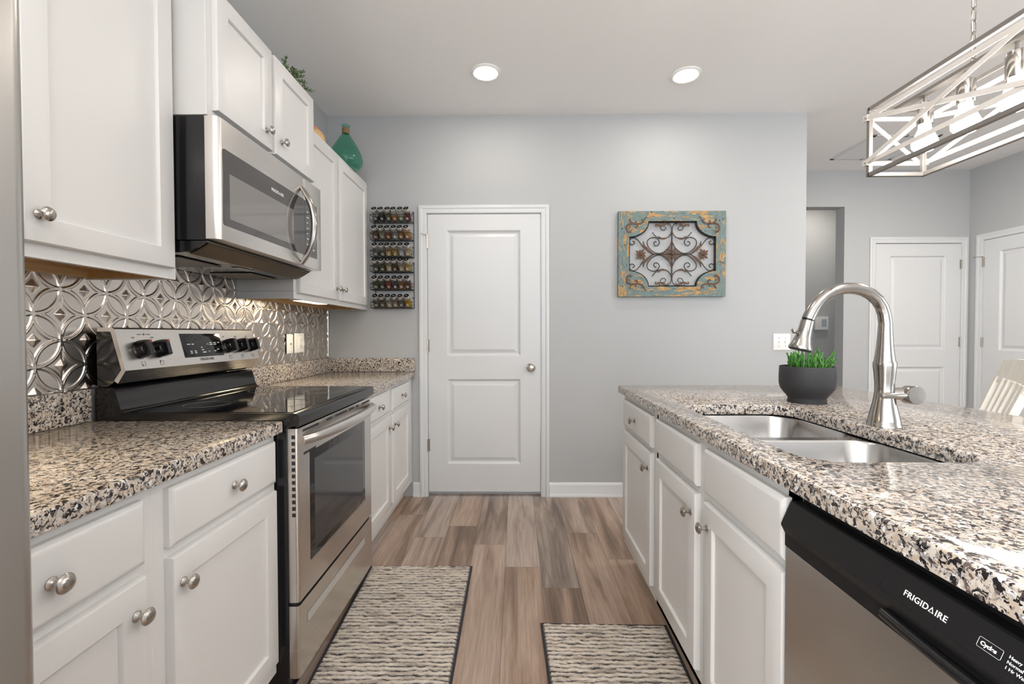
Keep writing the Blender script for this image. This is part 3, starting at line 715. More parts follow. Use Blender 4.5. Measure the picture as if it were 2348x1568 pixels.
# oven door
mb = MB(); prof = [(-.735, 0), (-.735, .012), (-.7, .012), (-.7, 0)]
def slabx(mb, x0, x1, y0, y1, z0, z1, r):
    """door slab with rounded vertical front edges"""
    pts = [(x0, y0), (x0, y1)]
    for k in range(5): a = PI/2*k/4; pts.append((x1-r+r*math.sin(a), y1-r+r*math.cos(a)))
    for k in range(5): a = PI/2*k/4; pts.append((x1-r+r*math.cos(a), y0+r-r*math.sin(a)))
    mb.loops([[Vector((x, y, z)) for x, y in pts] for z in (z0, z1)])
slabx(mb, -.7345, RF, RY0+.006, RY1-.006, .329, .893, .010)
dr = part('oven_door', mb, M_steel, t)
mb = MB(); mb.rings((RF, 1.512, .430), Y_, Z_, X_, .552, .369, ((0, -.002), (0, .0006), (.002, .0012))); part('window', mb, M_glassb, dr, 'dark oven window')
mb = MB(); mb.rings((RF, 1.545, .455), Y_, Z_, X_, .486, .312, ((0, .001), (0, .0015))); part('window_screen', mb, simple('oven_screen', (.035, .035, .037), .07, spec=.7), dr)
mb = MB(); tri = [(1.509, .426), (2.067, .426), (2.067, .4305), (1.509, .4305)]
mb.prism(tri, (RF, 0, 0), Y_, Z_, X_, 0, .002); part('window_trim', mb, M_steelv, dr)
# vents on top of the door and on its edge
mb = MB()
for y0, y1, z0 in ((1.465, 1.585, .876), (1.65, 1.70, .876), (1.73, 1.85, .876), (1.875, 1.93, .876), (1.955, 1.985, .876), (2.03, 2.13, .876), (1.47, 1.56, .799)):
    mb = MB(); mb.box(RF-.001, RF+.0006, y0, y1, z0, z0+.008); part('vent_slot', mb, M_grout, dr, 'black vent slot')
for z in range(13): mb = MB(); mb.box(-.722, -.711, RY0+.0053, RY0+.0066, .86-.021*z, .872-.021*z); part('vent_slot', mb, M_grout, dr, 'black vent slot')
mb = MB(); hp = []
for k in range(25):
    q = k/24; y = RY0+.022+(RY1-RY0-.044)*q; b_ = math.sin(PI*q); hp.append((RF+.006+.050*b_**.55, y, .853+.004*b_))
mb.tube(hp, [.0155+.004*math.sin(PI*k/24) for k in range(25)], 16, nrm=(0, 0, 1), flat=1.0)
part('handle', mb, M_steel, dr, 'bowed stainless oven handle')
mb = MB(); slabx(mb, -.7345, RF, RY0+.004, RY1-.004, .082, .318, .010); dw = part('storage_drawer', mb, M_steel, t)
mb = MB(); mb.box(-.7345, -.715, RY0+.01, RY1-.01, .319, .328); part('gap', mb, M_grout, t)
mb = MB(); mb.rings((RF, 1.485, .231), Y_, Z_, X_, .565, .032, ((0, .0008), (.001, .0010), (.004, -.001), (.005, -.002))); part('grip_slot', mb, simple('grip_grey', (.62, .62, .61), .35, metal=.6), dw, 'pale recessed grip slot')
mb = MB(); mb.box(-1.3, -.76, RY0+.004, RY1-.004, .03, .08); part('plinth', mb, M_blackm, t)

# ------------------------------------------------------------------ microwave
MY0, MY1 = 1.437, 2.172
t = thing('microwave', (-1.16, 1.805, 1.46), 'stainless over-range microwave with arched handle', 'microwave')
mb = MB(); mb.box(WX+.016, -.986, MY0, MY1, 1.500, 1.894, .003, 2); part('body', mb, M_black, t)
mb = MB(); ls = [[Vector((x, y, z)) for x, z in ((WX+.016, 1.458), (-1.075, 1.461), (-1.045, 1.466), (-.992, 1.498), (WX+.016, 1.498))] for y in (MY0+.004, MY1-.004)]
mb.loops(ls); base = part('base_plate', mb, M_black, t)
mb = MB(); mb.loops([[Vector((x, y, z)) for x, z in ((-1.062, 1.4615), (-1.000, 1.4955), (-1.000, 1.4885), (-1.056, 1.4585))] for y in (MY0+.02, MY1-.02)]); part('lip', mb, simple('bronze_lip', (.07, .05, .03), .3, metal=.7), base)
mb = MB()
M_filt = simple('filter_mesh', (.12, .10, .09), .35, metal=.8, bump=1, bscale=600)
for y0, y1 in ((1.50, 1.72), (1.90, 2.12)): mb = MB(); mb.box(-1.30, -1.13, y0, y1, 1.4545, 1.4585, .001, 1); part('grease_filter', mb, M_filt, base, 'mesh grease filter')
mb = MB(); mb.box(-1.12, -1.085, 1.76, 1.86, 1.4565, 1.460, .001, 1); part('lamp_cover', mb, simple('lamp_lens', (.4, .4, .4), .2), base)
mb = MB(); slabx(mb, -.9855, -.943, MY0-.012, 2.006, 1.501, 1.889, .018); door = part('door', mb, M_steel, t)
mb = MB(); mb.box(-.9855, -.943, 2.0075, MY1, 1.501, 1.889, .002, 2); cp = part('control_column', mb, M_steel, t)
def rrect(w, h, r, n=5):
    out = []
    for cx, cy, a0 in ((w-r, r, -PI/2), (w-r, h-r, 0), (r, h-r, PI/2), (r, r, PI)):
        for k in range(n): a = a0+PI/2*k/(n-1); out.append((cx+r*math.cos(a), cy+r*math.sin(a)))
    return out
mb = MB(); mb.prism(rrect(.560, .246, .010), (-.943, 1.446, 1.550), Y_, Z_, X_, -.001, .0012); g = part('window', mb, M_mwglass, door, 'smoked glass door window')
mb = MB(); mb.prism(rrect(.425, .148, .003), (-.943, 1.479, 1.575), Y_, Z_, X_, .0005, .0016); part('screen', mb, M_mwscreen, door)
mb = MB(); frig(mb, (-.943+.0014, 1.733, 1.751), Y_, Z_, X_, .0165); part('logo', mb, M_ink, door, 'small white FRIGIDAIRE lettering')
mb = MB(); mb.prism(rrect(.118, .246, .004), (-.943, 2.0085, 1.550), Y_, Z_, X_, -.001, .0012); kp = part('keypad', mb, M_mwglass, cp)
mb = MB()
for i in range(7): mb.box(-.942, -.9415, 2.024, 2.036+.006*(i % 2), 1.60+.024*i, 1.604+.024*i)
mb.box(-.942, -.9415, 2.085, 2.096, 1.582, 1.588)
part('key_print', mb, M_ink, cp)
mb = MB(); hp = []
for k in range(29):
    q = -1+2*k/28; hp.append((-.884-.058*abs(q)**2.2, 1.972, 1.673+.168*q))
mb.tube(hp, [.0075+.006*(1-abs(-1+2*k/28)**3) for k in range(29)], 14, nrm=(0, 1, 0), flat=1.25); part('handle', mb, M_faucet, door, 'arched stainless handle')

# ------------------------------------------------------------------ under-cabinet lamp
for yc, lb, e in ((2.56, 'slim lit lamp under the back wall cabinet', 1.1), (.70, 'added slim lit lamp hidden under the wall cabinet beside the fridge', 2.8)):  # second lamp added unseen behind the fridge to brighten the left counter
    t = thing('under_cabinet_light', (-1.165, yc, 1.385), lb, 'lamp', 'under-cabinet lamps')
    mb = MB(); mb.box(-1.215, -1.125, yc-.16, yc+.16, 1.378, 1.4005, .006, 2); part('housing', mb, M_white, t)
    mb = MB(); mb.box(-1.200, -1.140, yc-.145, yc+.145, 1.3755, 1.379); part('diffuser', mb, M_tube, t)
    light('under_cabinet_glow', 'AREA', (-1.17, yc, 1.373), e, (1, .80, .50), .28, .06, (0, 0, PI/2))

# ------------------------------------------------------------------ fridge (only its door edge is in the picture)
t = thing('refrigerator', (-.88, -.06, 0), 'stainless refrigerator cut by the left edge of the view', 'refrigerator')
mb = MB(); mb.box(-1.36, -.515, -.49, .416, .03, 1.78, .004, 2); part('body', mb, simple('fridge_grey', (.22, .22, .225), .4), t)
mb = MB(); slabx(mb, -.510, -.452, -.045, .4195, .66, 1.79, .016); part('door', mb, M_steelv, t)
mb = MB(); slabx(mb, -.510, -.452, -.493, -.049, .66, 1.79, .016); part('door', mb, M_steelv, t)
mb = MB(); slabx(mb, -.510, -.452, -.493, .4195, .05, .655, .016); part('freezer_drawer', mb, M_steelv, t)
for y in (-.075, -.02):
    mb = MB(); mb.tube([(-.452, y, .80), (-.405, y, .83), (-.405, y, 1.6), (-.452, y, 1.63)], .011, 12); part('handle', mb, M_steelv, t)
for x in (-1.3, -.56):
    for y in (-.44, .35): mb = MB(); mb.lathe([(.02, 0), (.02, .03)], (x, y, 0), (0, 0, 1), 10); part('foot', mb, M_blackm, t)

# ------------------------------------------------------------------ island
IF = .562
GI = 'grey-white shaker cabinets of the island'
base_cab('island_cabinet', 'narrow island cabinet with one knobbed drawer at the far end', GI, IF, 1.17, 1.795, 2.335, -1, [(1.828, 2.295)], [(1.828, 2.295, -1)])
SINKCAB = base_cab('island_cabinet', 'double island cabinet under the sink with plain false drawer fronts', GI, IF, 1.17, .912, 1.794, -1, [(.9165, 1.307), (1.368, 1.761)], [(.9165, 1.307, 1), (1.368, 1.761, -1)], drawer_knobs=False)
mb = MB(); mb.box(1.172, 1.19, .24, 2.335, 0, .884, .001, 1); mb.box(IF, 1.172, .24, .258, 0, .884, .001, 1)
part('end_panel', mb, M_cab, SINKCAB)
# worktop with the sink cut-out
t = thing('island_countertop', (1.1, 1.35, CB), 'large speckled granite worktop of the island with sink cut-out', 'countertop', 'granite countertops')
IX0, IX1, IY0, IY1 = .5425, 1.665, .20, 2.398
SX0, SX1, SY0, SY1 = .634, 1.036, .966, 1.738
def rr(x0, x1, y0, y1, r, n=8):
    out = []
    for cx, cy, a0 in ((x1-r, y0+r, -PI/2), (x1-r, y1-r, 0), (x0+r, y1-r, PI/2), (x0+r, y0+r, PI)):
        for k in range(n): a = a0+PI/2*k/(n-1); out.append((cx+r*math.cos(a), cy+r*math.sin(a)))
    return out
mb = MB(); bm = mb.bm
hole = rr(SX0, SX1, SY0, SY1, .085); n = len(hole)
def outer_pt(i):  # pair every hole vertex with a point on the outer rectangle
    x, y = hole[i]; s_ = i//8; f_ = (i % 8)/7.0
    cs = [(IX1, IY0), (IX1, IY1), (IX0, IY1), (IX0, IY0)]
    return cs[s_]
def ring(z, ins, hin):
    o_ = [(IX0+ins, IY0+ins), (IX1-ins, IY0+ins), (IX1-ins, IY1-ins), (IX0+ins, IY1-ins)]
    h_ = rr(SX0-hin, SX1+hin, SY0-hin, SY1+hin, .085)
    return [bm.verts.new((*p_, z)) for p_ in o_], [bm.verts.new((*p_, z)) for p_ in h_]
lv = [ring(CB, 0, 0), ring(CT-.006, 0, 0), ring(CT-.002, .002, .002), ring(CT, .006, .006)]
for a, b in zip(lv, lv[1:]):
    for i in range(4): bm.faces.new((a[0][i], a[0][(i+1) % 4], b[0][(i+1) % 4], b[0][i]))
    for i in range(n): bm.faces.new((a[1][(i+1) % n], a[1][i], b[1][i], b[1][(i+1) % n]))
for li in (0, 3):
    O_, H_ = lv[li]
    for k in range(4):
        cv = O_[(k+1) % 4]
        if False: pass
    # corner k of the outer rectangle matches hole arc: arc0=(x1,y0) arc1=(x1,y1) arc2=(x0,y1) arc3=(x0,y0)
    oc = [O_[1], O_[2], O_[3], O_[0]]
    for k in range(4):
        arc = H_[k*8:(k+1)*8]
        for i in range(7): bm.faces.new((oc[k], arc[i+1], arc[i]))
        nx = H_[((k+1) % 4)*8]
        bm.faces.new((oc[k], oc[(k+1) % 4], nx, arc[7]))
part('worktop', mb, M_granite, t)
# undermount double-bowl sink
t = thing('sink', (.835, 1.35, .68), 'stainless double-bowl sink set under the island worktop', 'sink')
def bowl(mb, x0, x1, y0, y1, ztop, zb, r):
    L = [rr(x0, x1, y0, y1, r), rr(x0+.004, x1-.004, y0+.004, y1-.004, r), rr(x0+.012, x1-.012, y0+.012, y1-.012, r), rr(x0+.02, x1-.02, y0+.02, y1-.02, r), rr(x0+.05, x1-.05, y0+.05, y1-.05, r*.6)]
    zz = [ztop, ztop-.006, zb+.04, zb+.012, zb]
    mb.loops([[Vector((x, y, z)) for x, y in l] for l, z in zip(L, zz)], cap0=False)
SZ = CB-.001
bx0, bx1 = SX0-.008, SX1+.008
B1 = (SY0-.006, 1.335); B2 = (1.372, SY1+.006)
mb = MB(); bowl(mb, bx0, bx1, B1[0], B1[1], SZ-.004, .675, .075); bowl(mb, bx0, bx1, B2[0], B2[1], SZ-.004, .70, .075)
o = part('bowls', mb, M_sink, t, ang=1.0)
mb = MB(); bm = mb.bm
def flange(rx0, rx1, ry0, ry1, x0, x1, y0, y1, r, z):
    H_ = [bm.verts.new((*p_, z)) for p_ in rr(x0, x1, y0, y1, r)]
    O_ = [bm.verts.new((*p_, z)) for p_ in ((rx1, ry0), (rx1, ry1), (rx0, ry1), (rx0, ry0))]
    for k in range(4):
        arc = H_[k*8:(k+1)*8]
        for i in range(7): bm.faces.new((O_[k], arc[i+1], arc[i]))
        bm.faces.new((O_[k], O_[(k+1) % 4], H_[((k+1) % 4)*8], arc[7]))
mid = (B1[1]+B2[0])/2
flange(bx0-.02, bx1+.02, B1[0]-.02, mid, bx0, bx1, B1[0], B1[1], .075, SZ-.004)
flange(bx0-.02, bx1+.02, mid, B2[1]+.02, bx0, bx1, B2[0], B2[1], .075, SZ-.004)
part('rim', mb, M_sink, t)
for yc, zb in (((B1[0]+B1[1])/2, .675), ((B2[0]+B2[1])/2, .70)):
    mb = MB(); mb.lathe([(.045, 0), (.043, .003), (.030, .002), (.028, -.004), (.001, -.004)], (.84, yc, zb+.0015), (0, 0, 1), 24); part('drain', mb, M_sink, t)
# faucet
t = thing('faucet', (1.0885, 1.338, CT), 'tall brushed nickel pull-down faucet behind the sink', 'faucet')
FX, FYY = 1.0885, 1.338
mb = MB(); mb.lathe([(.0425, 0), (.0425, .006), (.0405, .009), (.039, .022), (.034, .045), (.0285, .070), (.0245, .095), (.0235, .112), (.0242, .13), (.0262, .155), (.0285, .178), (.0287, .186), (.0275, .1915)], (FX, FYY, CT), Z_, 36); part('base', mb, M_faucet, t)
pts_ = [(708, 955), (710, 880), (712, 800), (711, 740), (705, 690), (690, 645), (665, 606), (630, 575), (590, 554), (545, 543), (500, 541), (455, 546), (410, 561), (370, 585), (335, 617), (308, 653), (288, 690), (276, 716)]
kz = 1.338/1031.42
def f2w(zx, zy):
    u, v = zx/2.4507+1740, zy/2.4507+440
    d = fw+R*((u-1174)/F_PX)-U*((v-784)/F_PX); s_ = FYY/d.y
    return Vector((d.x*s_, FYY, CAMH+d.z*s_))
path = [f2w(*q) for q in pts_]
path[0].x = path[1].x = path[2].x = FX-.0005
rad = [.0265, .0215, .0185, .0172]+[.0168]*14
mb = MB(); mb.tube(path, rad, 24, nrm=(0, 1, 0)); part('spout', mb, M_faucet, t)
e0 = path[-1]; dn = (f2w(237, 860)-f2w(277, 712)).normalized()
mb = MB(); mb.lathe([(.0150, -.002), (.0150, .004)], e0, dn, 24); part('collar', mb, M_blackm, t, 'black joint ring')
mb = MB(); mb.lathe([(.0172, .004), (.0176, .012), (.0182, .03), (.0205, .052), (.0255, .072), (.0300, .083), (.0312, .088), (.0305, .0915)], e0, dn, 28); sp = part('spray_head', mb, M_faucet, t)
mb = MB(); mb.lathe([(.0285, .0910), (.0285, .0935), (.001, .094)], e0, dn, 28); part('spray_face', mb, M_blackm, sp)
sx = Vector((-dn.z, 0, dn.x)); sx = sx if sx.x < 0 else -sx
mb = MB(); kc = e0+dn*.045+sx*.019
mb.tube([kc, kc+sx*.010], .0045, 10); mb.sphere(kc+sx*.012, .0065, 2, (.8, 1.2, 1)); mb.sphere(kc+sx*.014+Vector((0, 0, .004)), .006, 2, (.8, 1.2, .8)); part('spray_button', mb, M_blackm if False else M_faucet, sp)
hz = 1.0165
mb = MB(); mb.tube([(FX+.012, FYY, hz+.002), (FX+.04, FYY-.006, hz+.002), (FX+.058, FYY-.010, hz+.001)], [.018, .0185, .021], 20); part('valve_arm', mb, M_faucet, t)
ax = Vector((.05, -1, .02)).normalized()
mb = MB(); mb.lathe([(.024, -.004), (.0265, 0), (.0265, .030), (.0255, .032), (.0008, .0325)], (FX+.062, FYY-.006, hz), ax, 36); hd = part('handle', mb, M_faucet, t, 'round brushed handle disc')
mb = MB(); mb.tube([(FX+.052, FYY-.026, hz), (FX+.01, FYY-.034, hz+.000), (FX-.034, FYY-.038, hz+.001), (FX-.041, FYY-.0385, hz+.001)], [.0085, .0078, .0085, .0065], 16); part('lever', mb, M_faucet, hd)

# planter
t = thing('potted_plant', (1.157, 1.8, CT), 'small green succulent in a charcoal footed pot on the island', 'plant')
mb = MB(); mb.lathe([(.0665, 0), (.068, .004), (.0655, .016), (.069, .024), (.082, .040), (.0925, .056), (.0970, .075), (.0975, .100), (.0960, .142), (.0945, .1445), (.0915, .1435), (.0905, .125), (.0905, .118)], (1.157, 1.8, CT), Z_, 48, True); part('pot', mb, M_charcoal, t, ang=1)
mb = MB(); mb.lathe([(.0904, .1185), (.0004, .124)], (1.157, 1.8, CT), Z_, 32, True); part('soil', mb, M_soil, t)
rp = random.Random(5); mb = MB()
for i in range(64):
    a, r0 = rp.uniform(0, 2*PI), .072*math.sqrt(rp.random())
    p0 = Vector((1.157+r0*math.cos(a), 1.8+r0*math.sin(a), CT+.118)); L = rp.uniform(.04, .105) if r0 < .055 else rp.uniform(.035, .098)
    dirv = Vector((math.cos(a)*r0*5+rp.uniform(-.2, .2), math.sin(a)*r0*5+rp.uniform(-.2, .2), 1)).normalized()
    q = [p0]; nseg = 11
    for k in range(nseg): dirv = (dirv+Vector((rp.uniform(-.12, .12), rp.uniform(-.12, .12), .05))).normalized(); q.append(q[-1]+dirv*L/nseg)
    mb.tube(q, [.0030+.0009*(-1)**k*(1 if k < nseg-1 else .2) for k in range(nseg+1)], 6)
    if rp.random() < .7:
        k0 = rp.randint(4, 7); d2 = Vector((rp.uniform(-1, 1), rp.uniform(-1, 1), .9)).normalized(); q2 = [q[k0]]
        for k in range(5): d2 = (d2+Vector((0, 0, .28))).normalized(); q2.append(q2[-1]+d2*.0065)
        mb.tube(q2, [.0028+.0007*(-1)**k for k in range(5)]+[.0012], 6)
part('stems', mb, M_succ, t, 'knobbly upright green stems', ang=1.2)

# dishwasher
t = thing('dishwasher', (.8, .6, 0), 'stainless dishwasher with black control strip in the island', 'dishwasher')
WY0, WY1 = .30, .9055
mb = MB(); mb.box(.575, 1.16, WY0+.003, WY1-.003, .10, .868, .002, 1); part('tub', mb, M_blackm, t)
mb = MB(); mb.box(.63, 1.16, WY0+.01, WY1-.01, 0, .10); part('toe_kick', mb, M_blackm, t)
mb = MB(); mb.box(.541, .574, WY0, WY1-.002, .115, .770, .002, 2); d_ = part('door_panel', mb, M_steelv, t)
mb = MB(); prof = [(.574, .8605), (.556, .8605), (.5525, .8585), (.5330, .8145), (.5335, .811), (.5415, .795), (.5415, .7705), (.574, .7705)]
mb.loops([[Vector((x, y, z)) for x, z in prof] for y in (WY0, WY1)]); st = part('control_strip', mb, M_blackm, t, 'black slanted control strip', ang=.35)
ca_, cb_ = Vector((.5525, 0, .8585)), Vector((.5330, 0, .8145)); SU = (ca_-cb_).normalized(); SN = Vector((-SU.z, 0, SU.x))
sp_ = lambda y, s_, d=0: cb_+SU*s_+SN*d+Y_*y
mb = MB(); frig(mb, sp_(.628, .0190, .0003), -Y_, SU, SN, .0114); part('logo', mb, M_ink, st, 'white FRIGIDAIRE lettering')
mb = MB(); textmb(mb, 'Cycles', .0066, sp_(.5245, .0215, .0003), -Y_, SU, SN, off=.0002); part('cycles_lettering', mb, M_ink, st, 'white Cycles lettering')
mb = MB(); mb.tube([sp_(y, s_, .0003) for y, s_ in ((.5265, .0178), (.5025, .0178), (.5015, .0188), (.5015, .0285), (.5025, .0295), (.5265, .0295), (.5275, .0285), (.5275, .0188))], .00022, 4, closed=True); part('button_outline', mb, M_ink, st)
for i, s_ in enumerate(('Heavy Wash', 'Normal Wash', '1 Hr Wash')): mb = MB(); textmb(mb, s_, .0052, sp_(.4955, .0262-.0062*i, .0003), -Y_, SU, SN); part('cycle_legend', mb, M_ink, st, 'small white lettering')
mb = MB(); mb.tube([sp_(.664, .040, .0002), sp_(.664, .006, .0002), sp_(.35, .006, .0002)], .0005, 4); part('panel_seam', mb, M_black, st)
mb = MB(); hp = [(.5365-.003*math.sin(PI*k/16), .655-.25*k/16, .7885-.004*math.sin(PI*k/16)) for k in range(17)]
mb.tube(hp, .0085, 12, nrm=(0, 0, 1)); part('handle', mb, M_black, st, 'glossy black pocket handle')

# ------------------------------------------------------------------ rugs
def rug(label, corners, pitch, seed, loc):
    t = thing('runner_rug', loc, label, 'rug', 'striped kitchen rugs')
    c = [Vector((*p_, 0)) for p_ in corners]  # far-left, far-right, near-right, near-left
    L = ((c[3]-c[0]).length+(c[2]-c[1]).length)/2; W_ = (c[1]-c[0]).length
    nu, nv = int(W_/.0042), int(L/.0030)
    rs = np.random.RandomState(seed)
    uu, vv = np.meshgrid(np.linspace(0, 1, nu), np.linspace(0, 1, nv), indexing='ij')
    cx = np.array([[p_.x, p_.y] for p_ in c])
    P = (1-uu)[..., None]*(1-vv)[..., None]*cx[0]+uu[..., None]*(1-vv)[..., None]*cx[1]+uu[..., None]*vv[..., None]*cx[2]+(1-uu)[..., None]*vv[..., None]*cx[3]
    def smooth(a, k):
        for _ in range(k): a = (a+np.roll(a, 1, 0)+np.roll(a, -1, 0))/3
        return a
    nrow = int(L/pitch)
    wig = smooth(rs.randn(nu, nrow+2), 10); wig2 = smooth(rs.randn(nu, nrow+2), 2)
    ph = vv*L/pitch; row = np.clip(ph.astype(int), 0, nrow)
    wv = np.take_along_axis(wig, row, 1)*.62+np.take_along_axis(wig2, row, 1)*.10
    fr = ph+wv*.5
    prof = np.abs(np.sin(PI*fr))**.8
    amp = np.clip(.85+smooth(rs.randn(nu, nv), 3)*.3, .45, 1.4)
    edge_ = np.minimum(np.minimum(uu*W_, (1-uu)*W_), np.minimum(vv*L, (1-vv)*L))
    inn = np.clip((edge_-.007)/.004, 0, 1)
    z = .004+inn*(.0105*prof*amp+.001*rs.rand(nu, nv))+(1-inn)*.002
    z[0, :] = z[-1, :] = .0005; z[:, 0] = z[:, -1] = .0005
    col = inn*np.clip((prof-.38)/.28, 0, 1)
    co = np.stack([P[..., 0]-loc[0], P[..., 1]-loc[1], z], -1).reshape(-1, 3)
    idx = (np.arange(nu-1)[:, None]*nv+np.arange(nv-1)[None, :]).ravel(); f = np.stack([idx, idx+1, idx+nv+1, idx+nv], -1)
    me = bpy.data.meshes.new('pile'); me.vertices.add(len(co)); me.vertices.foreach_set('co', co.ravel().astype(np.float32))
    me.loops.add(f.size); me.loops.foreach_set('vertex_index', f.ravel().astype(np.int32))
    me.polygons.add(len(f)); me.polygons.foreach_set('loop_start', (np.arange(len(f))*4).astype(np.int32)); me.update(calc_edges=True)
    me.polygons.foreach_set('use_smooth', np.ones(len(f), dtype=bool))
    at = me.attributes.new('yarn', 'FLOAT', 'POINT'); at.data.foreach_set('value', col.ravel().astype(np.float32))
    me.materials.append(M_rug); o = bpy.data.objects.new('pile', me); C.objects.link(o); o.parent = t; ORG[o] = Vector(loc); o['kind'] = 'stuff'
    mb = MB(); q = [c[0], c[1], c[2], c[3]]
    mb.tube([Vector((p_.x, p_.y, .0045)) for p_ in q], .0042, 6, closed=True)
    part('binding', mb, M_grout, t, 'dark bound edge')
rug('striped beige and charcoal rug in front of the range', [(-.748, 2.276), (-.230, 2.278), (-.222, 1.02), (-.69, 1.02)], .0205, 1, (-.48, 1.65, 0))
rug('striped beige and charcoal rug beside the island sink cabinet', [(.100, 1.828), (.608, 1.818), (.583, 1.0), (.128, 1.0)], .0205, 2, (.36, 1.4, 0))

# ------------------------------------------------------------------ ceiling lights and vent
for x, y, lb in ((-.183, 2.757, 'round lit recessed ceiling light above the pantry door'), (1.043, 2.80, 'round lit recessed ceiling light above the wall decoration')):
    t = thing('ceiling_light', (x, y, CZ), lb, 'ceiling light', 'recessed ceiling lights')
    mb = MB(); mb.lathe([(.090, 0), (.089, -.006), (.080, -.012), (.073, -.010), (.073, 0)], (x, y, CZ-.0002), Z_, 40, False); part('trim_ring', mb, M_white, t)
    mb = MB(); mb.lathe([(.0735, -.0085), (.0005, -.0095)], (x, y, CZ), Z_, 40, False); part('diffuser', mb, M_lamp, t)
t = thing('ceiling_vent', (3.14, 3.93, CZ), 'white louvred return air vent in the ceiling', 'vent')
mb = MB(); vx0, vx1, vy0, vy1 = 2.865, 3.415, 3.66, 4.17
for a in ((vx0, vx1, vy0, vy0+.03), (vx0, vx1, vy1-.03, vy1), (vx0, vx0+.03, vy0, vy1), (vx1-.03, vx1, vy0, vy1), (3.13, 3.15, vy0, vy1)): mb.box(a[0], a[1], a[2], a[3], CZ-.008, CZ-.0003, .002, 1)
part('frame', mb, M_trim, t)
mb = MB()
for k in range(22):
    y = vy0+.04+(vy1-vy0-.08)*k/21; mb.bar((vx0+.03, y, CZ-.005), (vx1-.03, y, CZ-.005), .016, .0015, (0, .5, 1))
part('louvres', mb, M_trim, t)

# ------------------------------------------------------------------ pendant
t = thing('pendant_light', (1.083, .9, 1.74), 'long open cage pendant with lit bulbs hanging over the island', 'chandelier')
PX0, PX1, PY0, PY1, PZ0, PZ1 = 1.006, 1.158, .46, 1.30, 1.648, 1.832
mb = MB(); q = .0055
for x in (PX0, PX1):
    for z in (PZ0, PZ1): mb.box(x-q, x+q, PY0, PY1, z-q, z+q, .001, 1)
    for y in (PY0, PY1): mb.box(x-q, x+q, y-q, y+q, PZ0-q, PZ1+q, .001, 1)
for y in (PY0, PY1):
    for z in (PZ0, PZ1): mb.box(PX0, PX1, y-q, y+q, z-q, z+q, .001, 1)
part('cage', mb, M_pewter, t, 'weathered pewter cage')
mb = MB(); zt_, zb_ = PZ1-.024, PZ0+.034; wd_ = .012
for x, sg in ((PX0, -1), (PX1, 1)):
    xo = x+sg*.0072
    for z in (zt_, zb_): mb.bar((xo, PY0-.008, z), (xo, PY1+.008, z), wd_, .0022, X_)
    for k in range(2):
        ya, yb = PY1-(PY1-PY0)/2*k, PY1-(PY1-PY0)/2*(k+1)
        mb.bar((xo+sg*.0024, ya, zt_), (xo+sg*.0024, yb, zb_), wd_, .0016, X_); mb.bar((xo+sg*.0042, ya, zb_), (xo+sg*.0042, yb, zt_), wd_, .0016, X_)
for y, sg in ((PY0, -1), (PY1, 1)):
    yo = y+sg*.0072
    for z in (zt_, zb_): mb.bar((PX0-.008, yo, z), (PX1+.008, yo, z), wd_, .0022, Y_)
    mb.bar((PX0, yo+sg*.0024, zt_), (PX1, yo+sg*.0024, zb_), wd_, .0016, Y_); mb.bar((PX0, yo+sg*.0042, zb_), (PX1, yo+sg*.0042, zt_), wd_, .0016, Y_)
for x in (PX0-.0075, PX1+.0075):
    for y in (PY0-.003, PY1+.003):
        for z in (zt_, zb_): mb.box(x-.004, x+.004, y-.009, y+.009, z-.0085, z+.0085, .001, 1)
part('straps', mb, M_strap, t, 'pale crossed straps')
mb = MB()
for y in (PY0-.012, PY1+.0125):
    for x in (PX0-.004, PX1+.004):
        for z in (zt_, zb_): mb.sphere((x, y, z), .003, 1)
for x in (PX0-.013, PX1+.013):
    for y in (PY0, PY1):
        for z in (zt_, zb_): mb.sphere((x, y, z), .003, 1)
part('rivets', mb, M_nickel, t)
PCX = 1.082
mb = MB(); mb.box(PCX-.011, PCX+.011, PY0, PY1, PZ1-.006, PZ1+.004, .001, 1); part('top_rail', mb, M_pewter, t)
for k in range(7):
    y = 1.212-.109*k
    mb = MB(); mb.tube([(PCX, y, PZ1-.006), (PCX, y, PZ1-.028)], .0045, 10); mb.lathe([(.009, 0), (.0165, -.004), (.0175, -.010), (.0175, -.058), (.0165, -.060)], (PCX, y, PZ1-.024), Z_, 20); sk = part('socket', mb, M_faucet, t, 'satin metal lamp holder')
    mb = MB(); mb.lathe([(.0125, 0), (.0135, -.012), (.021, -.030), (.0275, -.046), (.0265, -.058), (.018, -.070), (.0006, -.0755)], (PCX, y, PZ1-.082), Z_, 24); part('bulb', mb, M_bulb, sk, 'glowing bulb')
for yc in (1.087, .673):
    mb = MB(); z = PZ1+.004; mb.tube([(PCX+.006*math.cos(a*PI/6), yc, z+.006+.006*math.sin(a*PI/6)) for a in range(12)], .0018, 6, closed=True)
    z += .011; k = 0
    while z < CZ-.03:
        hw, hh, al = .0072, .0165, k % 2
        loop = []
        for a in range(16):
            an = 2*PI*a/16; e_, f_ = math.cos(an)*hw, math.sin(an)*hw+(hh-hw)*(1 if math.sin(an) >= 0 else -1)
            loop.append((PCX+(e_ if al == 0 else e_*.35), yc+(e_*.35 if al == 0 else e_), z+hh+f_))
        mb.tube(loop, .0016, 6, closed=True); z += 2*hh-.0045; k += 1
    part('chain', mb, M_nickel, t, 'pale link chain')
mb = MB(); mb.box(PCX-.06, PCX+.06, .60, 1.16, CZ-.022, CZ-.0003, .003, 2); part('ceiling_plate', mb, M_pewter, t)

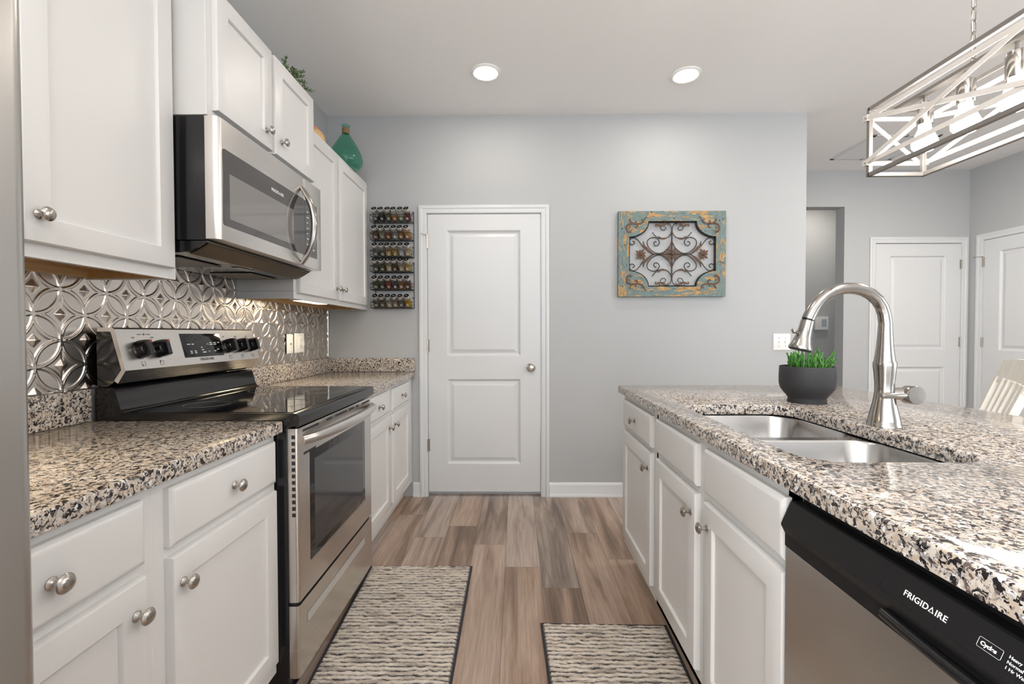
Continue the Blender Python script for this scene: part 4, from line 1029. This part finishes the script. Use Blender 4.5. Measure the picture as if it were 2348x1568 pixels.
# ------------------------------------------------------------------ wall decoration
t = thing('wall_decor', (1.12, BY, 1.77), 'distressed teal wooden frame with wrought iron scrollwork on the back wall', 'wall art')
SC = (1.507-.738)/(1790-118); ox, oz = 963, 765
def wp(x, y, d=0):  # coordinates inside the decoration, d metres out from the wall
    return Vector((1.1245+(x-963)*SC, BY-d, 1.769-(y-765)*SC))
def wpoly(mb, pts, d0, d1):
    mb.loops([[wp(x, y, d) for x, y in pts] for d in (d0, d1)])
FD = .034
mb = MB(); arc1 = [(1640-300*math.sin(a), 255+235*math.cos(a)) for a in [PI/2*k/10 for k in range(11)]]
arc1 = [(1640-300*math.sin(PI/2*k/10), 255+240*math.cos(PI/2*k/10)) for k in range(11)]
arc2 = [(285+300*math.cos(PI/2*k/10), 255+240*math.sin(PI/2*k/10)) for k in range(11)]
wpoly(mb, [(285, 100), (1640, 100)]+arc1+arc2, .0005, FD); part('rail', mb, M_tealh, t)
mb = MB(); fl = lambda l: [(x, 1530-y) for x, y in l]
wpoly(mb, fl([(285, 100), (1640, 100)]+arc1+arc2), .0005, FD); part('rail', mb, M_tealh, t)
for xa, xb in ((118, 285), (1640, 1790)):
    mb = MB(); wpoly(mb, [(xa, 100), (xb, 100), (xb, 1430), (xa, 1430)], .0005, FD+.0004); part('stile', mb, M_tealv, t)
def spl(pts, n=8):
    P = [Vector((p_[0], p_[1], 0)) for p_ in pts]; out = []
    for i in range(len(P)-1):
        p0, p1, p2, p3 = P[max(i-1, 0)], P[i], P[i+1], P[min(i+2, len(P)-1)]
        for k in range(n):
            s_ = k/n; out.append(.5*((2*p1)+(-p0+p2)*s_+(2*p0-5*p1+4*p2-p3)*s_**2+(-p0+3*p1-3*p2+p3)*s_**3))
    out.append(P[-1]); return [(v.x, v.y) for v in out]
DI = .016
liner = [(590, 262), (1335, 262)]+[(1636-300*math.sin(PI/2*k/8), 262+235*math.cos(PI/2*k/8)) for k in range(8, -1, -1)][0:]+[]
def lin():
    q = []
    q += [(1632-300*math.cos(PI/2*k/8), 266+235*math.sin(PI/2*k/8)) for k in range(9)]
    r_ = [(x, 1530-y) for x, y in q][::-1]
    s_ = [(1926-x, y) for x, y in r_]; s_ = [(1926-x, 1530-y) for x, y in q]
    u_ = [(1926-x, y) for x, y in q][::-1]
    return q+r_+s_+u_
mb = MB(); mb.tube([wp(x, y, DI) for x, y in lin()], .0035, 6, closed=True, nrm=(0, 1, 0), flat=4.6)
iron = part('liner', mb, M_iron, t, 'black metal liner of the opening')
quad = [
 ([(957, 560), (935, 630), (880, 695), (820, 738), (760, 752), (690, 735), (630, 690), (588, 630), (576, 580), (595, 535), (640, 508), (690, 502), (740, 525), (768, 570), (758, 610), (725, 632), (690, 622), (680, 590), (700, 568), (722, 568)], 7),
 ([(960, 380), (948, 440), (905, 495), (840, 520), (770, 518), (715, 488), (680, 452), (656, 420)], 7),
 ([(962, 400), (945, 320), (905, 282), (850, 280), (800, 310), (786, 350), (812, 385), (850, 385), (872, 360), (850, 332)], 6),
 ([(800, 764), (720, 766), (640, 748), (560, 690), (500, 635), (455, 570), (405, 520), (350, 507), (305, 540), (300, 585), (335, 615), (372, 598), (374, 570), (348, 558)], 7)]
def mir(pts, sx, sy): return [((x if sx > 0 else 1926-x), (y if sy > 0 else 1530-y)) for x, y in pts]
mb = MB()
for sx in (1, -1):
    for sy in (1, -1):
        for pts, w_ in quad: mb.tube([wp(x, y, DI) for x, y in spl(mir(pts, sx, sy), 5)], w_*SC, 6)
mb.tube([wp(963, 375, DI), wp(963, 1155, DI)], 10*SC, 6)
mb.tube([wp(700, 765, DI), wp(1226, 765, DI)], 8*SC, 6)
part('scrollwork', mb, M_iron, t, 'black wrought iron scrolls')
def leaf(mb, pts, w, d, n=5):
    s_ = spl(pts, n); k = len(s_)
    mb.tube([wp(x, y, d) for x, y in s_], [max(.4, w*math.sin(PI*min(1, (.12+.88*i/(k-1))))**.8)*SC for i in range(k)], 6, nrm=(0, 1, 0), flat=.35)
mb = MB()
for sx in (1, -1):
    for sy in (1, -1):
        for pts, w_ in (([(640, 742), (575, 690), (525, 635), (510, 552)], 22), ([(660, 752), (600, 705), (560, 640)], 14), ([(880, 512), (800, 522), (738, 478)], 16),
                        ([(963, 765), (900, 735), (850, 738), (800, 762)], 13), ([(963, 765), (920, 700), (930, 640), (962, 560)], 12), ([(940, 740), (905, 700), (880, 715)], 12), ([(950, 735), (925, 690), (905, 668)], 12)):
            leaf(mb, mir(pts, sx, sy), w_, DI+.004)
    for a in (-2.4, -1.7, -1.0, -.3, .4):
        pass
    c0 = (478, 770)
    for k in range(9):
        an = PI*(.12+.22*k); L_ = 100 if k % 2 else 78
        leaf(mb, mir([c0, (c0[0]+.55*L_*math.cos(an)+10*math.sin(an), c0[1]+.55*L_*math.sin(an)), (c0[0]+L_*math.cos(an), c0[1]+L_*math.sin(an))], sx, 1), 20, DI+.005)
for sx in (1, -1): mb.sphere(wp(*mir([(478, 770)], sx, 1)[0], DI+.008), .011, 2, (1, .5, 1))
mb.sphere(wp(963, 762, DI+.009), .010, 2, (1, .6, 1))
for sy in (1, -1):
    mb.sphere(wp(963, 765-sy*330, DI+.004), .008, 2, (1, .6, 1.6))
part('leaf_ornaments', mb, M_bronze, t, 'rusty bronze leaves')
mb = MB()
for sx in (1, -1):
    for sy in (1, -1):
        for pts, w_ in (([(722, 335), (700, 318), (712, 300), (745, 312), (790, 322), (820, 295), (850, 282), (885, 290), (908, 315), (900, 332)], 13), ([(745, 318), (770, 290), (778, 268)], 10), ([(800, 315), (835, 318), (860, 300)], 12)):
            leaf(mb, mir(pts, sx, sy), w_, DI+.006, 4)
part('acanthus_scrolls', mb, M_bronze, t, 'bronze acanthus scrolls')
corner = [([(320, 405), (300, 432), (262, 420), (240, 375), (252, 325), (290, 300), (345, 292), (400, 298), (460, 292), (505, 262), (525, 215), (555, 190), (562, 210)], 15),
          ([(345, 295), (312, 268), (288, 228), (318, 236)], 11), ([(400, 298), (415, 335), (385, 358), (365, 345)], 11), ([(400, 298), (385, 265), (400, 250)], 8), ([(505, 262), (480, 232), (470, 228)], 8), ([(262, 420), (285, 405), (300, 395)], 8), ([(300, 330), (290, 360), (262, 375)], 9)]
for sx in (1, -1):
    for sy in (1, -1):
        mb = MB()
        for pts, w_ in corner: leaf(mb, mir(pts, sx, sy), w_, FD+.003, 5)
        part('corner_ornament', mb, M_bronze, t, 'raised rusty scroll')
mb = MB()
for x, y in ((1740, 225), (1690, 250), (1705, 890), (1745, 905), (180, 1270), (630, 118), (980, 215), (218, 628), (172, 375)):
    mb.lathe([(.0055, 0), (.0045, .0012), (.001, .0012)], wp(x, y, FD+.0004), (0, -1, 0), 10)
part('nail_heads', mb, M_iron, t)

# ------------------------------------------------------------------ spice racks and jars
def spice_rack(tiers, ztop, zbot, label):
    t = thing('spice_rack', (-.9, BY, zbot), label, 'spice rack', 'black wire spice racks')
    w_ = .0016; x0, x1, yb, yf = -1.040, -.745, BY-.006, BY-.090
    f = MB(); f.tube([(x1, yb, ztop), (x1, yb, zbot)], .0024, 6); f.tube([(-1.028, yb, ztop), (-1.028, yb, zbot)], .0024, 6); f.tube([(-1.028, yb, ztop), (x1, yb, ztop)], .002, 6) if False else None
    f.tube([(x1, yb, ztop), (x1-.012, yb, ztop)], .0024, 6); f.tube([(-1.028, yb, ztop), (-1.016, yb, ztop)], .0024, 6)
    for z in (ztop-.012, zbot+.075): f.tube([(x1-.008+.005*math.cos(k*PI/5), yb, z+.005*math.sin(k*PI/5)) for k in range(10)], .0014, 5, closed=True)
    part('wire_frame', f, M_wire, t)
    for z in tiers:
        b = MB()
        for zz in (z, z+.043): b.tube([(x0, yb, zz), (x0, yf, zz), (x1, yf, zz), (x1, yb, zz)], .0021, 6)
        b.tube([(x0, yb, z), (x1, yb, z)], .0021, 6)
        for xx in (x0, x1): b.tube([(xx, yf, z), (xx, yf, z+.043)], w_, 6); b.tube([(xx, yb, z+.03), (xx, yf, z+.012)], w_, 6)
        for k in range(1, 7):
            xx = x0+(x1-x0)*k/7; b.tube([(xx, yf, z+.043), (xx, yf, z), (xx, yb, z)], w_, 6)
        for yy in (yb-.022, yb-.044): b.tube([(x0, yy, z), (x1, yy, z)], w_, 6)
        part('basket', b, M_wire, t)
T1 = (2.002, 1.872, 1.749); T2 = (1.641, 1.514, 1.383)
spice_rack(T1, 2.083, T1[2], 'upper black wire spice rack with three tiers of jars')
spice_rack(T2, 1.716, T2[2], 'lower black wire spice rack with three tiers of jars')
def prim(fn):
    mb = MB(); fn(mb); return mb
# jar built upright along +Z, base at origin
sq = lambda h, w_, r, z: [Vector((x-w_/2, y-w_/2, z)) for x, y in rrect(w_, w_, r, 4)]
mb = MB(); mb.loops([sq(0, .039, .007, 0), sq(0, .041, .008, .004), sq(0, .041, .008, .060), sq(0, .036, .012, .068), sq(0, .033, .0160, .072), sq(0, .033, .0160, .078)]); J_body = mb.mesh('glass_body', M_clear)
mb = MB(); mb.loops([sq(0, .035, .006, .003), sq(0, .036, .006, .006), sq(0, .036, .006, .052)]); J_fill = mb.mesh('spice', None)
mb = MB(); mb.lathe([(.0195, .073), (.0205, .075), (.0205, .094), (.0198, .0962), (.0170, .0965)], (0, 0, 0), Z_, 24); J_lid = mb.mesh('lid', simple('jar_lid', (.62, .61, .60), .28, metal=.8))
mb = MB(); mb.lathe([(.0186, .0962), (.0186, .0974), (.0005, .0976)], (0, 0, 0), Z_, 24); J_lab = mb.mesh('lid_label', M_lid)
mb = MB(); mb.rings((-.007, -.0010, .0977), X_, Y_, Z_, .014, .0018, ((0, 0), (0, .0002))); mb.rings((-.004, -.0045, .0977), X_, Y_, Z_, .008, .0013, ((0, 0), (0, .0002)))
J_txt = mb.mesh('lettering', M_ink)
mb = MB()
for k, ww in ((.030, .016), (.023, .020), (.016, .013)): mb.rings((-ww/2, -.0208, k), X_, Z_, (0, -1, 0), ww, .0035, ((0, 0), (0, .0003)))
J_print = mb.mesh('label_print', M_ink)
SPC = dict(dark_brown=(.035, .017, .010), black=(.015, .012, .011), olive=(.10, .085, .035), amber=(.42, .17, .03), pale_green=(.26, .27, .17), dark_red=(.13, .022, .012), brown=(.16, .065, .03), sage=(.25, .23, .13), rust=(.26, .075, .025), cream=(.66, .58, .44), orange_brown=(.32, .13, .03), ochre=(.45, .22, .06), grey_green=(.14, .13, .085), tan=(.50, .30, .12), gold=(.58, .34, .09), ivory=(.72, .64, .52), beige=(.56, .42, .24), green=(.06, .085, .03), slate=(.06, .07, .085), red=(.28, .04, .02), mauve=(.35, .24, .19), yellow=(.52, .25, .0), chestnut=(.12, .05, .022))
SM = {k: simple('spice_'+k, tuple(min(.8, q*1.5+.01) for q in v), .9, bump=1, bscale=700) for k, v in SPC.items()}
rows = [
 ('top tier of upper rack', T1[0], [('dark_brown', .5), ('black', 1), ('olive', .95), ('amber', .7), ('pale_green', .6), ('dark_red', 1)]),
 ('middle tier of upper rack', T1[1], [('brown', 1), ('sage', 1), ('rust', .8), ('cream', .35), ('orange_brown', 1), ('ochre', 1)]),
 ('bottom tier of upper rack', T1[2], [('grey_green', .4), ('grey_green', .7), ('tan', .85), ('gold', 1), ('ivory', 1), ('beige', 1)]),
 ('top tier of lower rack', T2[0], [('olive', .8), ('olive', .9), ('beige', .95), ('chestnut', 1), ('beige', .8), ('gold', .95)]),
 ('middle tier of lower rack', T2[1], [('olive', 1), ('green', 1), ('red', 1), ('slate', .95), ('orange_brown', .9), ('chestnut', 1)]),
 ('bottom tier of lower rack', T2[2], [('olive', .6), ('grey_green', .85), ('beige', .55), ('mauve', .95), ('grey_green', .8), ('yellow', 1)])]
ordn = ['first', 'second', 'third', 'fourth', 'fifth', 'sixth']
for rn, z, js in rows:
    for i, (sc_, fl_) in enumerate(js):
        x = -1.009+.0456*i
        nm_ = sc_.replace('_', ' ')
        t = bpy.data.objects.new('spice_jar', None); C.objects.link(t); t.empty_display_size = .02
        t.location = (x, BY-.0235, z+.0170); t.rotation_euler = (math.radians(44), 0, random.uniform(-.05, .05)); ORG[t] = Vector((0, 0, 0))
        tag(t, f'jar of {nm_} spice, {ordn[i]} from left, {rn}', 'spice jar', 'glass spice jars in the wire racks')
        for me, nm in ((J_body, 'glass_body'), (J_fill, 'spice'), (J_lid, 'lid'), (J_lab, 'lid_label'), (J_txt, 'lettering'), (J_print, 'label_print')):
            if nm == 'spice':
                me = me.copy(); me.transform(Matrix.Diagonal((1, 1, fl_, 1))); me.materials.clear(); me.materials.append(SM[sc_])
            o = bpy.data.objects.new(nm, me); C.objects.link(o)
            if nm in ('lid_label', 'lettering'):
                o.parent = lid
            else: o.parent = t
            if nm == 'lid': lid = o

# ------------------------------------------------------------------ things on top of the cabinets
TB = 2.293
t = thing('demijohn', (-1.157, 3.0, TB), 'green glass demijohn bottle on top of the corner cabinet', 'bottle')
bx, by = -1.118, 3.0
bx = -1.130
prof = [(.055, 0), (.085, .006), (.104, .03), (.108, .06), (.100, .095), (.082, .135), (.060, .172), (.038, .208), (.024, .228), (.0195, .238), (.0195, .272), (.026, .279), (.027, .285), (.024, .288)]
inner_ = [(r_-.004 if r_ > .02 else r_-.0035, h_+.004 if i < 3 else h_) for i, (r_, h_) in enumerate(prof)]
mb = MB(); mb.lathe(prof+inner_[::-1], (bx, by, TB), Z_, 48, True); part('bottle_glass', mb, M_green, t, ang=1)
mb = MB()
for k in range(8): mb.tube([(bx+.0212*math.cos(a*PI/12), by+.0212*math.sin(a*PI/12), TB+.234+.0046*k) for a in range(24)], .0026, 6, closed=True)
part('rope_collar', mb, M_rope, t, 'jute rope wound round the neck')
t = thing('wooden_vessel', (-1.2, 2.72, TB), 'small round tan wooden pot on top of the corner cabinet', 'vase')
mb = MB(); mb.lathe([(.035, 0), (.06, .02), (.072, .055), (.068, .09), (.050, .115), (.040, .122)], (-1.215, 2.70, TB), Z_, 32); part('bowl', mb, M_orange, t, ang=1)
mb = MB(); mb.lathe([(.038, .123), (.032, .135), (.012, .142), (.010, .150), (.001, .153)], (-1.215, 2.70, TB), Z_, 24); part('lid', mb, simple('terracotta', (.62, .24, .16), .6), t, 'reddish lid')
t = thing('greenery', (-1.2, 2.0, 2.327), 'leafy green sprigs poking over the top of the microwave cabinet', 'plant')
mb = MB(); st_ = MB(); rp = random.Random(11)
def leafq(mb, c, d, L, w_):
    d = Vector(d).normalized(); s_ = d.cross(Vector((rp.uniform(-1, 1), rp.uniform(-1, 1), rp.uniform(-1, 1)))).normalized(); n_ = d.cross(s_)
    ps = [(0, 0, .1), (.3, .8, 0), (.6, 1, -.1), (.85, .6, 0), (1, 0, .1)]
    vs = [mb.bm.verts.new(Vector(c)+d*L*a+s_*w_*b+n_*L*e) for a, b, e in ps]+[mb.bm.verts.new(Vector(c)+d*L*a-s_*w_*b+n_*L*e) for a, b, e in ps[1:4]]
    mb.bm.faces.new((vs[0], vs[1], vs[5])); mb.bm.faces.new((vs[1], vs[2], vs[6], vs[5])); mb.bm.faces.new((vs[2], vs[3], vs[7], vs[6])); mb.bm.faces.new((vs[3], vs[4], vs[7]))
base_ = Vector((-1.09, 2.08, 2.345))
tips = [(-1.0, 1.965, 2.388), (-1.0, 1.985, 2.372), (-1.0, 2.046, 2.390), (-1.0, 2.075, 2.400), (-1.0, 2.10, 2.386), (-1.0, 2.149, 2.440), (-1.0, 2.135, 2.410), (-1.0, 2.145, 2.385), (-1.0, 2.216, 2.388), (-1.0, 2.20, 2.375), (-1.0, 2.12, 2.42)]
for tp in tips:
    tp = Vector(tp); q = [base_.lerp(tp, k/10)+Vector((0, 0, .012*math.sin(PI*k/10))) for k in range(11)]
    st_.tube(q, .0014, 5)
    for k in range(3, 11):
        for sd in (-1, 1): leafq(mb, q[k], (rp.uniform(-.6, .6), sd*.7+rp.uniform(-.4, .4), rp.uniform(.0, .9)), rp.uniform(.013, .020), rp.uniform(.004, .007))
part('leaves', mb, M_leaf, t, ang=1.5); part('twigs', st_, M_leaf, t)
mb = MB(); mb.lathe([(.045, 0), (.055, .03), (.05, .035), (.001, .034)], (-1.12, 2.06, 2.327), Z_, 20); part('pot', mb, M_charcoal, t)

# ------------------------------------------------------------------ stool beyond the island
t = thing('chair', (2.05, 1.72, 0), 'whitewashed slat-back chair behind the island', 'chair')
d_ = Vector((.62, .78, 0)).normalized(); fn = Vector((-.78, .62, 0))   # d_ along the backrest, fn the way the seat faces
TLp = Vector((2.218, 2.055, 1.075)); Wc = .55
cen = TLp-d_*Wc/2+fn*(1.075-.62)*.34; cen.z = 0
def cp(a, f_, z): return Vector((cen.x, cen.y, 0))+d_*a+fn*f_+Z_*z
lean = lambda z: -(z-.62)*.34   # backrest leans away from the island
def plank(mb, a0, z0, a1, z1, w_, th):
    p0, p1 = cp(a0, lean(z0), z0), cp(a1, lean(z1), z1); mb.bar(p0, p1, w_, th, fn)
mb = MB(); ls = []
for a in (-Wc/2, -Wc/4, 0, Wc/4, Wc/2):
    bow = .02*(1-(2*a/Wc)**2)
    ls.append([cp(a, lean(z)-bow+o_, z+.012*(1-(2*a/Wc)**2)) for z, o_ in ((.975, -.011), (1.075, -.011), (1.075, .011), (.975, .011))])
mb.loops(ls); part('top_rail', mb, M_chair, t)
for a in (-.245, .245): mb = MB(); plank(mb, a*.90, .58, a, 1.0, .040, .026); part('post', mb, M_chair, t)
for a in (-.147, -.049, .049, .147): mb = MB(); plank(mb, a*.85, .60, a, 1.0, .040, .014); part('slat', mb, M_chair, t)
mb = MB(); ls = [[cp(a, f_, z) for a, f_ in rrectc] for z in (.60, .64) for rrectc in [[(x-.21, y-.01) for x, y in rrect(.42, .40, .03)]]]; mb.loops(ls); part('seat', mb, M_chair, t)
for a in (-.18, .18):
    for f_ in (.02, .36): mb = MB(); mb.tube([cp(a*1.12, f_+(.03 if f_ > .1 else -.03), 0), cp(a, f_, .60)], [.016, .02], 10); part('leg', mb, M_chair, t)
mb = MB()
for f_ in (.0, .375): mb.tube([cp(-.19, f_, .22), cp(.19, f_, .22)], .011, 8)
for a in (-.19, .19): mb.tube([cp(a, .0, .28), cp(a, .375, .28)], .011, 8)
part('stretcher', mb, M_chair, t)
